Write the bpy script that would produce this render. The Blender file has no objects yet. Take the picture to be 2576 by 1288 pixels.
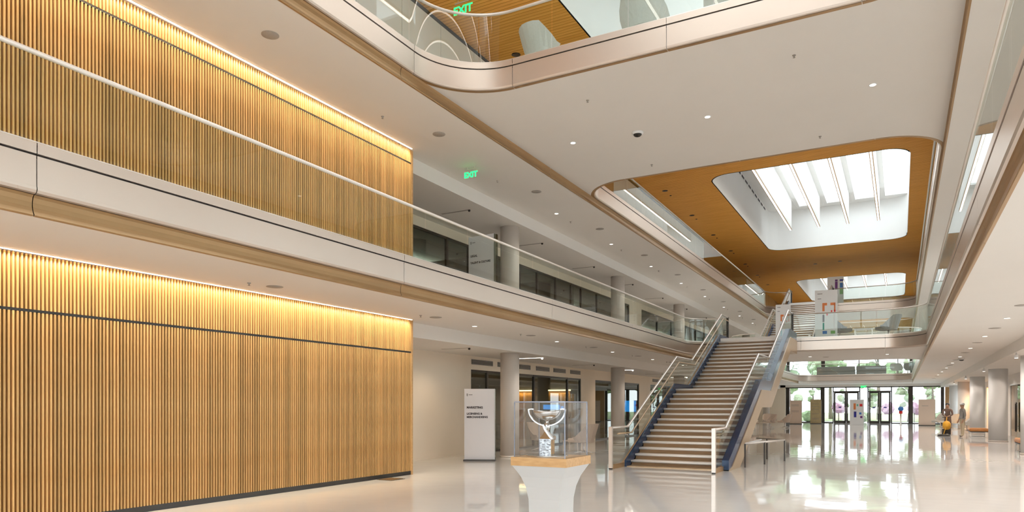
import bpy, bmesh, math, random
from mathutils import Vector, Matrix
random.seed(7)
sc = bpy.context.scene
C = sc.collection
PI = math.pi

# ------------------------------------------------------------------ camera
TH = math.atan(977 / 1785.5)
FPX = 1785.5
cam = bpy.data.cameras.new('camera'); cam_o = bpy.data.objects.new('camera', cam); C.objects.link(cam_o)
cam_o.location = (0, 0, 1.62)
cam_o.rotation_euler = (PI / 2, 0, TH)
cam.sensor_fit = 'HORIZONTAL'; cam.sensor_width = 36.0
cam.lens = 36.0 * FPX / 2576
cam.shift_x = 0.0
cam.shift_y = (1021 - 644) / 2576
cam.clip_end = 500
sc.camera = cam_o

# ------------------------------------------------------------------ world, exposure
w = bpy.data.worlds.new('sky'); sc.world = w; w.use_nodes = True
bg = w.node_tree.nodes['Background']
bg.inputs[0].default_value = (0.88, 0.93, 1.0, 1); bg.inputs[1].default_value = 4.3
sc.view_settings.view_transform = 'Standard'; sc.view_settings.look = 'None'
sc.view_settings.exposure = 0.1; sc.view_settings.gamma = 1.0
sc.view_settings.use_curve_mapping = False
cy = sc.cycles
cy.use_denoising = True
cy.max_bounces = 7; cy.diffuse_bounces = 5; cy.glossy_bounces = 3; cy.transmission_bounces = 2
cy.transparent_max_bounces = 20
cy.caustics_reflective = False; cy.caustics_refractive = False
cy.sample_clamp_indirect = 4.0; cy.sample_clamp_direct = 20.0
cy.use_adaptive_sampling = True; cy.adaptive_threshold = 0.09; cy.adaptive_min_samples = 16
cy.blur_glossy = 0.5

WARM = (1.0, 0.80, 0.58)
NEUT = (1.0, 0.92, 0.84)
PW = 2.0                        # common factor of the small ceiling lamps
def area(name, loc, size, power, col, rot=(0, 0, 0), spread=PI):
    l = bpy.data.lights.new(name, 'AREA'); l.shape = 'RECTANGLE'; l.size, l.size_y = size
    l.energy = power; l.color = col; l.spread = spread
    o = bpy.data.objects.new(name, l); C.objects.link(o); o.location = loc; o.rotation_euler = rot
    return o
def spot(name, loc, power, col=NEUT, angle=120, blend=0.8, r=0.06):
    l = bpy.data.lights.new(name, 'SPOT'); l.energy = power * PW; l.color = col
    l.spot_size = math.radians(angle); l.spot_blend = blend; l.shadow_soft_size = r
    o = bpy.data.objects.new(name, l); C.objects.link(o); o.location = loc
    return o
def portal(loc, size, rot=(0, 0, 0)):
    o = area('daylight_portal', loc, size, 1, (1, 1, 1), rot)
    o.data.cycles.is_portal = True
    return o

# ------------------------------------------------------------------ key dimensions
F2, F3 = 4.35, 8.35            # upper floors
C1, C2 = 3.64, 7.64            # ceilings beside the void
K1, K2 = 3.29, 7.27            # lower ceilings behind the bulkheads
B2, B3 = 3.86, 7.86            # bridge soffits
XL, XR = -8.0, 0.83            # fascia faces
SL, SR = -8.07, 0.90           # soffit edges
ZW = 11.64                     # wood ceiling
YB, YE = -6.0, 74.0           # back and door wall
RC = 1.35                      # corner radius
XS = -10.09                    # slat wall face
XG = -12.6                     # glazed wall left
XWR = 5.2                      # right wall

# ------------------------------------------------------------------ materials
M = {}
def mat(name, col, rough=0.5, metal=0.0, spec=0.5, emit=None, estr=0.0, coat=0.0):
    m = bpy.data.materials.new(name); m.use_nodes = True
    b = m.node_tree.nodes['Principled BSDF']
    b.inputs['Base Color'].default_value = (*col, 1)
    b.inputs['Roughness'].default_value = rough
    b.inputs['Metallic'].default_value = metal
    b.inputs['Specular IOR Level'].default_value = spec
    if coat: b.inputs['Coat Weight'].default_value = coat; b.inputs['Coat Roughness'].default_value = 0.03
    if emit:
        b.inputs['Emission Color'].default_value = (*emit, 1); b.inputs['Emission Strength'].default_value = estr
    M[name] = m
    return m
def nd(m, t, **kw):
    n = m.node_tree.nodes.new(t)
    for k, v in kw.items(): setattr(n, k, v)
    return n
def lk(m, a, b): m.node_tree.links.new(a, b)
def bs(m): return m.node_tree.nodes['Principled BSDF']
def noisy(m, c1, c2, scale=(1, 1, 1), nscale=4, detail=4, coord='Object', bump=0.0, bscale=None):
    tc = nd(m, 'ShaderNodeTexCoord'); mp = nd(m, 'ShaderNodeMapping'); mp.inputs['Scale'].default_value = scale
    no = nd(m, 'ShaderNodeTexNoise'); no.inputs['Scale'].default_value = nscale; no.inputs['Detail'].default_value = detail
    cr = nd(m, 'ShaderNodeValToRGB'); cr.color_ramp.elements[0].color = (*c1, 1); cr.color_ramp.elements[1].color = (*c2, 1)
    cr.color_ramp.elements[0].position = 0.3; cr.color_ramp.elements[1].position = 0.7
    lk(m, tc.outputs[coord], mp.inputs[0]); lk(m, mp.outputs[0], no.inputs['Vector']); lk(m, no.outputs['Fac'], cr.inputs[0])
    lk(m, cr.outputs[0], bs(m).inputs['Base Color'])
    if bump:
        bp = nd(m, 'ShaderNodeBump'); bp.inputs['Strength'].default_value = bump; bp.inputs['Distance'].default_value = 0.02
        lk(m, no.outputs['Fac'], bp.inputs['Height']); lk(m, bp.outputs[0], bs(m).inputs['Normal'])
    return cr

m = mat('paint', (0.83, 0.785, 0.735), 0.6, spec=0.25); noisy(m, (0.82, 0.775, 0.725), (0.84, 0.795, 0.745), nscale=0.6)
m = mat('wall_paint', (0.80, 0.73, 0.64), 0.6, spec=0.25); noisy(m, (0.84, 0.72, 0.58), (0.86, 0.74, 0.60), nscale=0.8)
m = mat('white_wall', (0.85, 0.85, 0.83), 0.5, spec=0.3); noisy(m, (0.90, 0.89, 0.87), (0.92, 0.91, 0.89), nscale=0.8)
m = mat('floor_polish', (0.78, 0.735, 0.69), 0.045, spec=0.6)
noisy(m, (0.79, 0.755, 0.72), (0.82, 0.785, 0.755), nscale=0.5, detail=6)
_t = nd(m, 'ShaderNodeTexCoord'); _n = nd(m, 'ShaderNodeTexNoise'); _n.inputs['Scale'].default_value = 1.1; _n.inputs['Detail'].default_value = 2
_b = nd(m, 'ShaderNodeBump'); _b.inputs['Strength'].default_value = 0.05; _b.inputs['Distance'].default_value = 0.06
lk(m, _t.outputs['Object'], _n.inputs['Vector']); lk(m, _n.outputs['Fac'], _b.inputs['Height']); lk(m, _b.outputs[0], bs(m).inputs['Normal'])
m = mat('upper_floor', (0.70, 0.66, 0.61), 0.25); noisy(m, (0.76, 0.72, 0.67), (0.80, 0.76, 0.71), nscale=1)
m = mat('champagne', (0.70, 0.595, 0.515), 0.33, metal=0.7); noisy(m, (0.69, 0.585, 0.505), (0.71, 0.605, 0.525), nscale=0.7)
m = mat('bronze', (0.42, 0.28, 0.15), 0.38, metal=0.45); noisy(m, (0.35, 0.21, 0.095), (0.39, 0.24, 0.11), nscale=0.8)
m = mat('champagne_gold', (0.62, 0.47, 0.31), 0.34, metal=0.55); noisy(m, (0.54, 0.395, 0.245), (0.58, 0.43, 0.275), nscale=0.8)
m = mat('riser_brown', (0.28, 0.155, 0.065), 0.4); noisy(m, (0.25, 0.135, 0.055), (0.31, 0.175, 0.075), nscale=2)
m = mat('tread_stone', (0.90, 0.84, 0.79), 0.4); noisy(m, (0.88, 0.82, 0.77), (0.92, 0.86, 0.81), nscale=4)
m = mat('dark_groove', (0.03, 0.02, 0.015), 0.6)
m = mat('steel', (0.84, 0.77, 0.71), 0.28, metal=0.5); noisy(m, (0.82, 0.75, 0.69), (0.86, 0.79, 0.73), nscale=3)
m = mat('navy', (0.02, 0.05, 0.12), 0.2, metal=0.15); noisy(m, (0.017, 0.042, 0.105), (0.025, 0.06, 0.14), nscale=2)
m = mat('black', (0.015, 0.013, 0.011), 0.4); noisy(m, (0.013, 0.011, 0.009), (0.02, 0.017, 0.014), nscale=3)
m = mat('dark_frame', (0.045, 0.035, 0.027), 0.35, metal=0.3); noisy(m, (0.04, 0.03, 0.023), (0.05, 0.04, 0.03), nscale=2)
m = mat('slat_back', (0.09, 0.032, 0.010), 0.9, spec=0.05); noisy(m, (0.08, 0.027, 0.008), (0.10, 0.037, 0.012), nscale=3)
# oak slats: each a little different
m = mat('oak_slat', (0.62, 0.40, 0.19), 0.5, spec=0.2)
cr = noisy(m, (0.68, 0.39, 0.145), (0.82, 0.525, 0.225), scale=(14, 14, 0.7), nscale=3, detail=5)
oi = nd(m, 'ShaderNodeObjectInfo'); hv = nd(m, 'ShaderNodeHueSaturation'); mr = nd(m, 'ShaderNodeMapRange')
mr.inputs['To Min'].default_value = 0.72; mr.inputs['To Max'].default_value = 1.12
lk(m, oi.outputs['Random'], mr.inputs[0]); lk(m, mr.outputs[0], hv.inputs['Value']); lk(m, cr.outputs[0], hv.inputs['Color']); lk(m, hv.outputs[0], bs(m).inputs['Base Color'])
m = mat('oak', (0.60, 0.36, 0.16), 0.35); noisy(m, (0.52, 0.29, 0.11), (0.66, 0.40, 0.18), scale=(2, 9, 9), nscale=3, detail=5)
# ceiling boards: thin dark joints across the hall
m = mat('wood_ceiling', (0.5, 0.26, 0.08), 0.5, spec=0.08)
cr = noisy(m, (0.74, 0.345, 0.065), (0.90, 0.465, 0.11), scale=(0.5, 9, 9), nscale=2.2, detail=5)
tc = nd(m, 'ShaderNodeTexCoord'); sp = nd(m, 'ShaderNodeSeparateXYZ'); fr = nd(m, 'ShaderNodeMath', operation='FRACT'); ml = nd(m, 'ShaderNodeMath', operation='MULTIPLY'); ml.inputs[1].default_value = 8.0
gt = nd(m, 'ShaderNodeMath', operation='GREATER_THAN'); gt.inputs[1].default_value = 0.14
mx = nd(m, 'ShaderNodeMix', data_type='RGBA'); mx.inputs[6].default_value = (0.44, 0.18, 0.02, 1)
lk(m, tc.outputs['Object'], sp.inputs[0]); lk(m, sp.outputs['Y'], ml.inputs[0]); lk(m, ml.outputs[0], fr.inputs[0]); lk(m, fr.outputs[0], gt.inputs[0])
lk(m, gt.outputs[0], mx.inputs[0]); lk(m, cr.outputs[0], mx.inputs[7]); lk(m, mx.outputs[2], bs(m).inputs['Base Color'])
def glass(name, tint, ior=1.5, rough=0.0, mul=1.0):
    m = bpy.data.materials.new(name); m.use_nodes = True; nt = m.node_tree
    for n in list(nt.nodes):
        if n.type != 'OUTPUT_MATERIAL': nt.nodes.remove(n)
    out = [n for n in nt.nodes if n.type == 'OUTPUT_MATERIAL'][0]
    tr = nd(m, 'ShaderNodeBsdfTransparent'); tr.inputs[0].default_value = (*tint, 1)
    gl = nd(m, 'ShaderNodeBsdfGlossy'); gl.inputs['Roughness'].default_value = rough
    fz = nd(m, 'ShaderNodeFresnel'); fz.inputs[0].default_value = ior
    ge = nd(m, 'ShaderNodeNewGeometry'); mr_ = nd(m, 'ShaderNodeMapRange'); mr_.inputs['To Min'].default_value = ior; mr_.inputs['To Max'].default_value = 1 / ior
    lk(m, ge.outputs['Backfacing'], mr_.inputs[0]); lk(m, mr_.outputs[0], fz.inputs[0])
    mu = nd(m, 'ShaderNodeMath', operation='MULTIPLY'); mu.inputs[1].default_value = mul; mu.use_clamp = True
    mix = nd(m, 'ShaderNodeMixShader')
    lk(m, fz.outputs[0], mu.inputs[0]); lk(m, mu.outputs[0], mix.inputs[0]); lk(m, tr.outputs[0], mix.inputs[1]); lk(m, gl.outputs[0], mix.inputs[2]); lk(m, mix.outputs[0], out.inputs[0])
    M[name] = m
    return m
glass('rail_glass', (0.93, 0.965, 0.945), mul=0.75); glass('window_glass', (0.96, 0.985, 0.97)); glass('case_glass', (0.985, 0.99, 0.995), 1.4)
glass('office_glass', (0.50, 0.53, 0.46), 1.6, mul=1.3)
m = mat('led', (1, 1, 1), 0.5, emit=(1.0, 0.92, 0.83), estr=9.0)
m = mat('cove_led', (1, 1, 1), 0.5, emit=(1.0, 0.80, 0.55), estr=9.0)
m = mat('lamp_on', (1, 1, 1), 0.5, emit=(1.0, 0.92, 0.80), estr=6.0)
m = mat('exit_green', (0.0, 0.5, 0.15), 0.5, emit=(0.02, 0.95, 0.18), estr=2.2)
m = mat('speaker_grey', (0.36, 0.325, 0.29), 0.7); noisy(m, (0.33, 0.30, 0.265), (0.39, 0.35, 0.315), nscale=60)
m = mat('white_sat', (0.86, 0.855, 0.85), 0.35); noisy(m, (0.85, 0.845, 0.84), (0.87, 0.865, 0.86), nscale=1)
m = mat('sign_white', (0.74, 0.70, 0.70), 0.4); noisy(m, (0.73, 0.69, 0.69), (0.75, 0.71, 0.71), nscale=1)
m = mat('sign_beige', (0.72, 0.56, 0.44), 0.5); noisy(m, (0.71, 0.55, 0.43), (0.73, 0.57, 0.45), nscale=1)
m = mat('sign_tan', (0.42, 0.32, 0.16), 0.5); noisy(m, (0.38, 0.29, 0.14), (0.46, 0.35, 0.18), nscale=3)
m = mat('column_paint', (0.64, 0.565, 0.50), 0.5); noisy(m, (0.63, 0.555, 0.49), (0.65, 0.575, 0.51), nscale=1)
m = mat('pedestal_white', (0.60, 0.59, 0.58), 0.45); noisy(m, (0.59, 0.58, 0.57), (0.61, 0.60, 0.59), nscale=1)
m = mat('ink', (0.035, 0.025, 0.025), 0.6)
m = mat('grey_ink', (0.22, 0.20, 0.19), 0.6)
for nme, c in dict(p_orange=(0.80, 0.24, 0.07), p_red=(0.75, 0.03, 0.03), p_teal=(0.15, 0.50, 0.42), p_blue=(0.06, 0.22, 0.60), p_navy=(0.03, 0.03, 0.28), p_green=(0.22, 0.48, 0.14), p_purple=(0.18, 0.03, 0.22), p_grey=(0.38, 0.40, 0.45)).items():
    mat(nme, c, 0.5)
m = mat('fabric_grey', (0.30, 0.29, 0.275), 0.85); noisy(m, (0.27, 0.26, 0.245), (0.33, 0.32, 0.305), nscale=50)
m = mat('fabric_light', (0.66, 0.645, 0.61), 0.8); noisy(m, (0.63, 0.615, 0.58), (0.69, 0.675, 0.64), nscale=50)
m = mat('fabric_beige', (0.58, 0.47, 0.38), 0.85); noisy(m, (0.54, 0.44, 0.35), (0.62, 0.50, 0.41), nscale=50)
m = mat('leather', (0.50, 0.20, 0.05), 0.45); noisy(m, (0.45, 0.17, 0.04), (0.55, 0.23, 0.06), nscale=9)
m = mat('trophy_silver', (0.60, 0.58, 0.56), 0.16, metal=1.0); noisy(m, (0.58, 0.56, 0.54), (0.62, 0.60, 0.58), nscale=5)
m = mat('trophy_block', (0.30, 0.30, 0.31), 0.25, metal=0.85); noisy(m, (0.10, 0.10, 0.11), (0.62, 0.62, 0.63), scale=(1, 1, 2), nscale=34, detail=3)
m = mat('trophy_gold', (0.60, 0.30, 0.06), 0.25, metal=0.7); noisy(m, (0.20, 0.09, 0.02), (0.75, 0.42, 0.10), nscale=30)
m = mat('screen_blue', (0.0, 0.1, 0.4), 0.3, emit=(0.02, 0.27, 0.95), estr=4.0)
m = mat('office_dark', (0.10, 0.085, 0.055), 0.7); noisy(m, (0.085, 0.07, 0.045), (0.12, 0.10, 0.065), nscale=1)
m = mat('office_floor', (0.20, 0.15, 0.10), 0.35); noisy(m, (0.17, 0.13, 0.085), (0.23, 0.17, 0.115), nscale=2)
m = mat('amber_panel', (0.42, 0.20, 0.05), 0.5); noisy(m, (0.38, 0.17, 0.04), (0.48, 0.24, 0.06), scale=(1, 6, 1), nscale=3)
m = mat('skin', (0.45, 0.27, 0.18), 0.5); noisy(m, (0.43, 0.255, 0.17), (0.47, 0.285, 0.19), nscale=9)
m = mat('shirt_grey', (0.32, 0.30, 0.28), 0.8); noisy(m, (0.30, 0.28, 0.26), (0.34, 0.32, 0.30), nscale=20)
m = mat('khaki', (0.56, 0.46, 0.32), 0.8); noisy(m, (0.53, 0.43, 0.30), (0.59, 0.49, 0.34), nscale=20)
m = mat('jacket_brown', (0.16, 0.10, 0.08), 0.8); noisy(m, (0.14, 0.09, 0.07), (0.18, 0.115, 0.09), nscale=20)
m = mat('shoe', (0.06, 0.05, 0.05), 0.5)
m = mat('yellow', (0.85, 0.42, 0.03), 0.45); noisy(m, (0.82, 0.39, 0.025), (0.88, 0.45, 0.04), nscale=6)
m = mat('leaf', (0.20, 0.30, 0.12), 0.7); noisy(m, (0.10, 0.17, 0.07), (0.30, 0.40, 0.22), nscale=1.6)
m = mat('leaf_pale', (0.35, 0.42, 0.25), 0.7); noisy(m, (0.18, 0.25, 0.14), (0.42, 0.48, 0.34), nscale=1.6)
m = mat('blossom', (0.62, 0.36, 0.50), 0.7); noisy(m, (0.36, 0.20, 0.30), (0.48, 0.32, 0.42), nscale=6)
m = mat('bark', (0.22, 0.18, 0.15), 0.9); noisy(m, (0.16, 0.13, 0.11), (0.30, 0.25, 0.21), scale=(4, 4, 1), nscale=4)
m = mat('grass', (0.30, 0.40, 0.16), 0.9); noisy(m, (0.20, 0.26, 0.12), (0.30, 0.36, 0.18), nscale=2)
m = mat('paving', (0.40, 0.40, 0.41), 0.8); noisy(m, (0.37, 0.37, 0.38), (0.43, 0.43, 0.44), nscale=2)

# ------------------------------------------------------------------ mesh helpers
class MB:
    def __init__(s): s.v = []; s.f = []; s.sm = []
    def add(s, vs, fs, smooth=False):
        o = len(s.v); s.v += [tuple(v) for v in vs]
        for f in fs: s.f.append([i + o for i in f]); s.sm.append(smooth)
        return s
    def box(s, a, b):
        (x0, y0, z0), (x1, y1, z1) = a, b
        vs = [(x0, y0, z0), (x1, y0, z0), (x1, y1, z0), (x0, y1, z0), (x0, y0, z1), (x1, y0, z1), (x1, y1, z1), (x0, y1, z1)]
        return s.add(vs, [(0, 3, 2, 1), (4, 5, 6, 7), (0, 1, 5, 4), (1, 2, 6, 5), (2, 3, 7, 6), (3, 0, 4, 7)])
    def prism(s, poly, axis, t0, t1):
        """poly: list of 2D points extruded along axis ('x': (y,z), 'y': (x,z), 'z': (x,y))"""
        def p(q, t): return {'x': (t, q[0], q[1]), 'y': (q[0], t, q[1]), 'z': (q[0], q[1], t)}[axis]
        n = len(poly); vs = [p(q, t0) for q in poly] + [p(q, t1) for q in poly]
        fs = [list(range(n))[::-1], list(range(n, 2 * n))] + [(i, (i + 1) % n, n + (i + 1) % n, n + i) for i in range(n)]
        return s.add(vs, fs)
    def lathe(s, prof, c=(0, 0, 0), n=24, smooth=True):
        vs = []; fs = []
        for r, z in prof:
            for k in range(n): a = 2 * PI * k / n; vs.append((c[0] + r * math.cos(a), c[1] + r * math.sin(a), c[2] + z))
        for i in range(len(prof) - 1):
            for k in range(n): fs.append((i * n + k, i * n + (k + 1) % n, (i + 1) * n + (k + 1) % n, (i + 1) * n + k))
        s.add(vs, fs, smooth)
        o = len(s.v) - len(vs)
        s.f.append([o + k for k in range(n)][::-1]); s.sm.append(False)
        s.f.append([o + (len(prof) - 1) * n + k for k in range(n)]); s.sm.append(False)
        return s
    def tube(s, pts, r, n=8, smooth=True, flat=1.0):
        pts = [Vector(p) for p in pts]; rings = []; up = Vector((0, 0, 1))
        for i, p in enumerate(pts):
            a = pts[max(i - 1, 0)]; b = pts[min(i + 1, len(pts) - 1)]
            d = (b - a).normalized()
            x = d.cross(up)
            if x.length < 1e-3: x = Vector((1, 0, 0))
            x.normalize(); y = x.cross(d).normalized()
            k = 1.0
            if 0 < i < len(pts) - 1:
                d1 = (pts[i] - a).normalized(); d2 = (b - pts[i]).normalized(); k = 1 / max(0.6, math.cos(d1.angle(d2) / 2))
            rr = r[i] if isinstance(r, (list, tuple)) else r
            rings.append([p + x * rr * math.cos(2 * PI * j / n) + y * rr * flat * k * math.sin(2 * PI * j / n) for j in range(n)])
        vs = [v for g in rings for v in g]; fs = []
        for i in range(len(rings) - 1):
            for j in range(n): fs.append((i * n + j, i * n + (j + 1) % n, (i + 1) * n + (j + 1) % n, (i + 1) * n + j))
        s.add(vs, fs, smooth); o = len(s.v) - len(vs)
        s.f.append([o + j for j in range(n)][::-1]); s.sm.append(False)
        s.f.append([o + (len(rings) - 1) * n + j for j in range(n)]); s.sm.append(False)
        return s
    def mesh(s, name):
        me = bpy.data.meshes.new(name); me.from_pydata(s.v, [], s.f)
        me.polygons.foreach_set('use_smooth', s.sm)
        bm = bmesh.new(); bm.from_mesh(me); bmesh.ops.recalc_face_normals(bm, faces=bm.faces); bm.to_mesh(me); bm.free()
        me.update(); return me
    def build(s, name, material, parent=None, loc=None):
        me = s.mesh(name); me.materials.append(M[material] if isinstance(material, str) else material)
        return put(name, me, parent, loc)
def put(name, me, parent=None, loc=None):
    o = bpy.data.objects.new(name, me); C.objects.link(o)
    if parent: o.parent = parent
    if loc: o.location = loc
    return o
def tag(o, label, cat, group=None):
    o['label'] = label; o['category'] = cat
    if group: o['group'] = group
    return o
def struct(o, label=None, cat=None):
    o['kind'] = 'structure'
    if label: o['label'] = label
    if cat: o['category'] = cat
    return o
def thing(name, label, cat, loc=(0, 0, 0), rz=0, group=None):
    o = bpy.data.objects.new(name, None); C.objects.link(o); o.location = loc; o.rotation_euler = (0, 0, rz); o.empty_display_size = 0.1
    return tag(o, label, cat, group)
def copy_tree(o, parent=None):
    c = o.copy(); C.objects.link(c); c.parent = parent
    for ch in list(o.children): copy_tree(ch, c)
    return c
def text_mesh(txt, size, bold=0.0, align='LEFT'):
    cu = bpy.data.curves.new('txt', 'FONT'); cu.body = txt; cu.size = size; cu.align_x = align; cu.extrude = 0.001; cu.offset = bold; cu.resolution_u = 3
    o = bpy.data.objects.new('txt', cu); C.objects.link(o)
    dg = bpy.context.evaluated_depsgraph_get(); me = bpy.data.meshes.new_from_object(o.evaluated_get(dg))
    bpy.data.objects.remove(o); bpy.data.curves.remove(cu)
    return me
def lettering(name, txt, size, material, parent, loc, rot=(PI / 2, 0, 0), bold=0.0, align='LEFT'):
    me = text_mesh(txt, size, bold, align); me.materials.clear(); me.materials.append(M[material])
    o = put(name, me, parent, loc); o.rotation_euler = rot
    return o

# ------------------------------------------------------------------ the shell
def slab(name, a, b, material, label, cat='slab'):
    return struct(MB().box(a, b).build(name, material), label, cat)
fl = slab('floor', (-18, YB, -0.3), (9, YE + 0.3, 0), 'floor_polish', 'polished off-white lobby floor mirroring the hall', 'floor')
# left balconies: slab, then the lower ceiling behind the bulkhead
XLB = -10.38
for lvl, (F, Cc, K) in enumerate(((F2, C1, K1), (F3, C2, K2))):
    word = ('second', 'third')[lvl]
    slab('balcony_slab', (-18, YB, Cc), (SL - 0.03, YE, F - 0.01), 'paint', f'pale plaster slab of the {word} floor left gallery')
    slab('ceiling', (-12.75, 13.62, K), (XLB, YE, Cc), 'paint', f'lowered plaster ceiling under the {word} floor left gallery', 'ceiling')
    slab('balcony_slab', (SR + 0.03, YB, Cc), (9, YE, F - 0.01), 'paint', f'pale plaster slab of the {word} floor right gallery')
    slab('ceiling', (3.15, YB, K), (XWR + 0.2, YE, Cc), 'paint', f'lowered plaster ceiling under the {word} floor right gallery', 'ceiling')
# back wall of the hall: glazed, behind the photographer
for z0, z1 in ((0, C1), (F2, C2), (F3, ZW)):
    pass

def rounded_path(x0, x1, y0, y1, r, n=20):
    """U path round an opening: up the left side, across the far end, down the right. Returns (pos, normal into the void)."""
    P = [((x0, y0), (1, 0))]
    for k in range(n + 1):
        a = PI - PI / 2 * k / n
        P.append(((x0 + r + r * math.cos(a), y1 - r + r * math.sin(a)), (-math.cos(a), -math.sin(a))))
    for k in range(n + 1):
        a = PI / 2 - PI / 2 * k / n
        P.append(((x1 - r + r * math.cos(a), y1 - r + r * math.sin(a)), (-math.cos(a), -math.sin(a))))
    P.append(((x1, y0), (-1, 0)))
    return P
def ring_path(x0, x1, y0, y1, r, n=20):
    """closed path: starts at the left side middle, goes up, across the far end, down, across the near end, back"""
    ym = (y0 + y1) / 2
    P = rounded_path(x0, x1, ym, y1, r, n)[:-1]
    for k in range(n + 1):
        a = -PI / 2 * k / n
        P.append(((x1 - r + r * math.cos(a), y0 + r + r * math.sin(a)), (-math.cos(a), -math.sin(a))))
    for k in range(n + 1):
        a = -PI / 2 - PI / 2 * k / n
        P.append(((x0 + r + r * math.cos(a), y0 + r + r * math.sin(a)), (-math.cos(a), -math.sin(a))))
    P.append(((x0, ym), (1, 0)))
    return P
def dist_table(P):
    d = [0]
    for i in range(1, len(P)): d.append(d[-1] + math.dist(P[i][0], P[i - 1][0]))
    return d
def cut(P, a, b):
    d = dist_table(P); out = []
    def at(t):
        for i in range(1, len(d)):
            if t <= d[i] + 1e-9:
                k = (t - d[i - 1]) / max(1e-9, d[i] - d[i - 1])
                p = [P[i - 1][0][j] + k * (P[i][0][j] - P[i - 1][0][j]) for j in (0, 1)]
                q = Vector([P[i - 1][1][j] + k * (P[i][1][j] - P[i - 1][1][j]) for j in (0, 1)]).normalized()
                return (tuple(p), tuple(q))
        return P[-1]
    out.append(at(a))
    for i in range(len(P)):
        if a + 1e-4 < d[i] < b - 1e-4: out.append(P[i])
    out.append(at(b))
    return out
def sweep(mb, seg, prof, z, smooth=False, closed=False):
    n = len(prof); vs = []; fs = []
    for (p, q) in seg:
        for u, h in prof: vs.append((p[0] + q[0] * u, p[1] + q[1] * u, z + h))
    m_ = n if closed else n - 1
    for i in range(len(seg) - 1):
        for j in range(m_):
            k = (j + 1) % n
            fs.append((i * n + j, i * n + k, (i + 1) * n + k, (i + 1) * n + j))
    if closed:
        fs.append(list(range(n))); fs.append([(len(seg) - 1) * n + j for j in range(n)])
    return mb.add(vs, fs, smooth)
def strips(mb, seg, prof, z):
    """sweep each profile edge as a strip of its own: smooth along the bend, crisp across it"""
    for p, q in zip(prof[:-1], prof[1:]): sweep(mb, seg, [p, q], z, True)
    return mb
FASCIA = [(-0.045, -0.486), (-0.045, -0.49), (-0.015, -0.478), (0.0, -0.45), (0.0, -0.42), (-0.008, -0.417), (-0.008, -0.088), (-0.05, -0.088)]
GROOVE = [(-0.035, -0.11), (-0.035, -0.05)]
CAP = [(-0.05, -0.066), (0.0, -0.066), (0.0, 0.045), (-0.012, 0.055), (-0.15, 0.055), (-0.20, 0.0)]
BAND = [(-0.02, -0.71), (-0.0, -0.69), (-0.0, -0.56), (-0.02, -0.525), (-0.03, -0.49)]

def edge(path, F, cuts, label, parent_label):
    """the metal edge of a gallery: panels with open joints, cap, shadow groove"""
    d = dist_table(path)[-1]
    root = MB(); sweep(root, path, GROOVE, F)
    root = struct(root.build('gallery_edge', 'dark_groove'), label, 'gallery edge')
    cs = [0] + [c for c in cuts if 0.3 < c < d - 0.3] + [d]
    for a, b in zip(cs[:-1], cs[1:]):
        g = 0.0045
        mb = MB(); strips(mb, cut(path, a + g, b - g), FASCIA, F); o = mb.build('fascia_panel', 'champagne', root)
        mb = MB(); sweep(mb, cut(path, a + g, b - g), [(-0.13, -0.4915), (-0.04, -0.4935)], F, False); mb.build('edge_shade_strip', 'bronze', root)  # bronze strip colours in the thin shade line below the fascia
        mb = MB(); strips(mb, cut(path, a + g, b - g), CAP, F); mb.build('edge_cap', 'champagne', root)
    return root
def balustrade(path, F, label, a=None, b=None, pitch=1.52, first=0.0, end_post=False):
    d = dist_table(path)[-1]; a = 0 if a is None else a; b = d if b is None else b
    t = thing('glass_balustrade', label, 'balustrade')
    cs = []; c = a + first if first else a
    pos = [a]
    if first: pos.append(a + first)
    while pos[-1] + pitch < b - 0.35: pos.append(pos[-1] + pitch)
    pos.append(b)
    for p, q in zip(pos[:-1], pos[1:]):
        mb = MB(); strips(mb, cut(path, p + 0.009, q - 0.009), [(-0.054, 0.05), (-0.054, 1.0), (-0.066, 1.0), (-0.066, 0.05)], F)
        mb.build('glass_panel', 'rail_glass', t)
    seg = cut(path, a, b)
    mb = MB(); pr = [(-0.06 + 0.036 * math.cos(k * PI / 4 + PI / 8), 1.025 + 0.027 * math.sin(k * PI / 4 + PI / 8)) for k in range(8)]
    sweep(mb, seg, pr, F, True, closed=True); mb.build('handrail', 'steel', t)
    mb = MB(); sweep(mb, seg, [(-0.085, 0.05), (-0.035, 0.05), (-0.035, 0.075), (-0.085, 0.075)], F, False, closed=True); mb.build('base_shoe', 'steel', t)
    return t

def side_band(y0, y1, F, label):
    for x, sgn, side in ((SL, 1, 'left'), (SR, -1, 'right')):
        path = [((x, y0), (sgn, 0)), ((x, y1), (sgn, 0))]
        o = struct(MB().box((x - sgn * 0.06, y0, F - 0.70), (x - sgn * 0.03, y1, F - 0.49)).build('trim_band', 'dark_groove'), f'recessed bronze band under the {label} {side} gallery edge', 'trim')
        L = y1 - y0; n = int(L // 6.33)
        ys = [y0] + [4.17 + 6.33 * k for k in range(-3, 14) if y0 + 1 < 4.17 + 6.33 * k < y1 - 1] + [y1]
        for a, b in zip(ys[:-1], ys[1:]):
            mb = MB(); sweep(mb, [((x, a + 0.0045), (sgn, 0)), ((x, b - 0.0045), (sgn, 0))], [(-0.03, -0.716), (0.004, -0.716), (0.012, -0.706), (0.004, -0.690), (-0.012, -0.66), (-0.022, -0.62), (-0.022, -0.57), (-0.010, -0.52), (0.015, -0.488)], F); mb.build('band_panel', 'bronze', o)
side_band(YB, YE - 4, F2, 'second floor'); side_band(YB, YE, F3, 'third floor')

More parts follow.
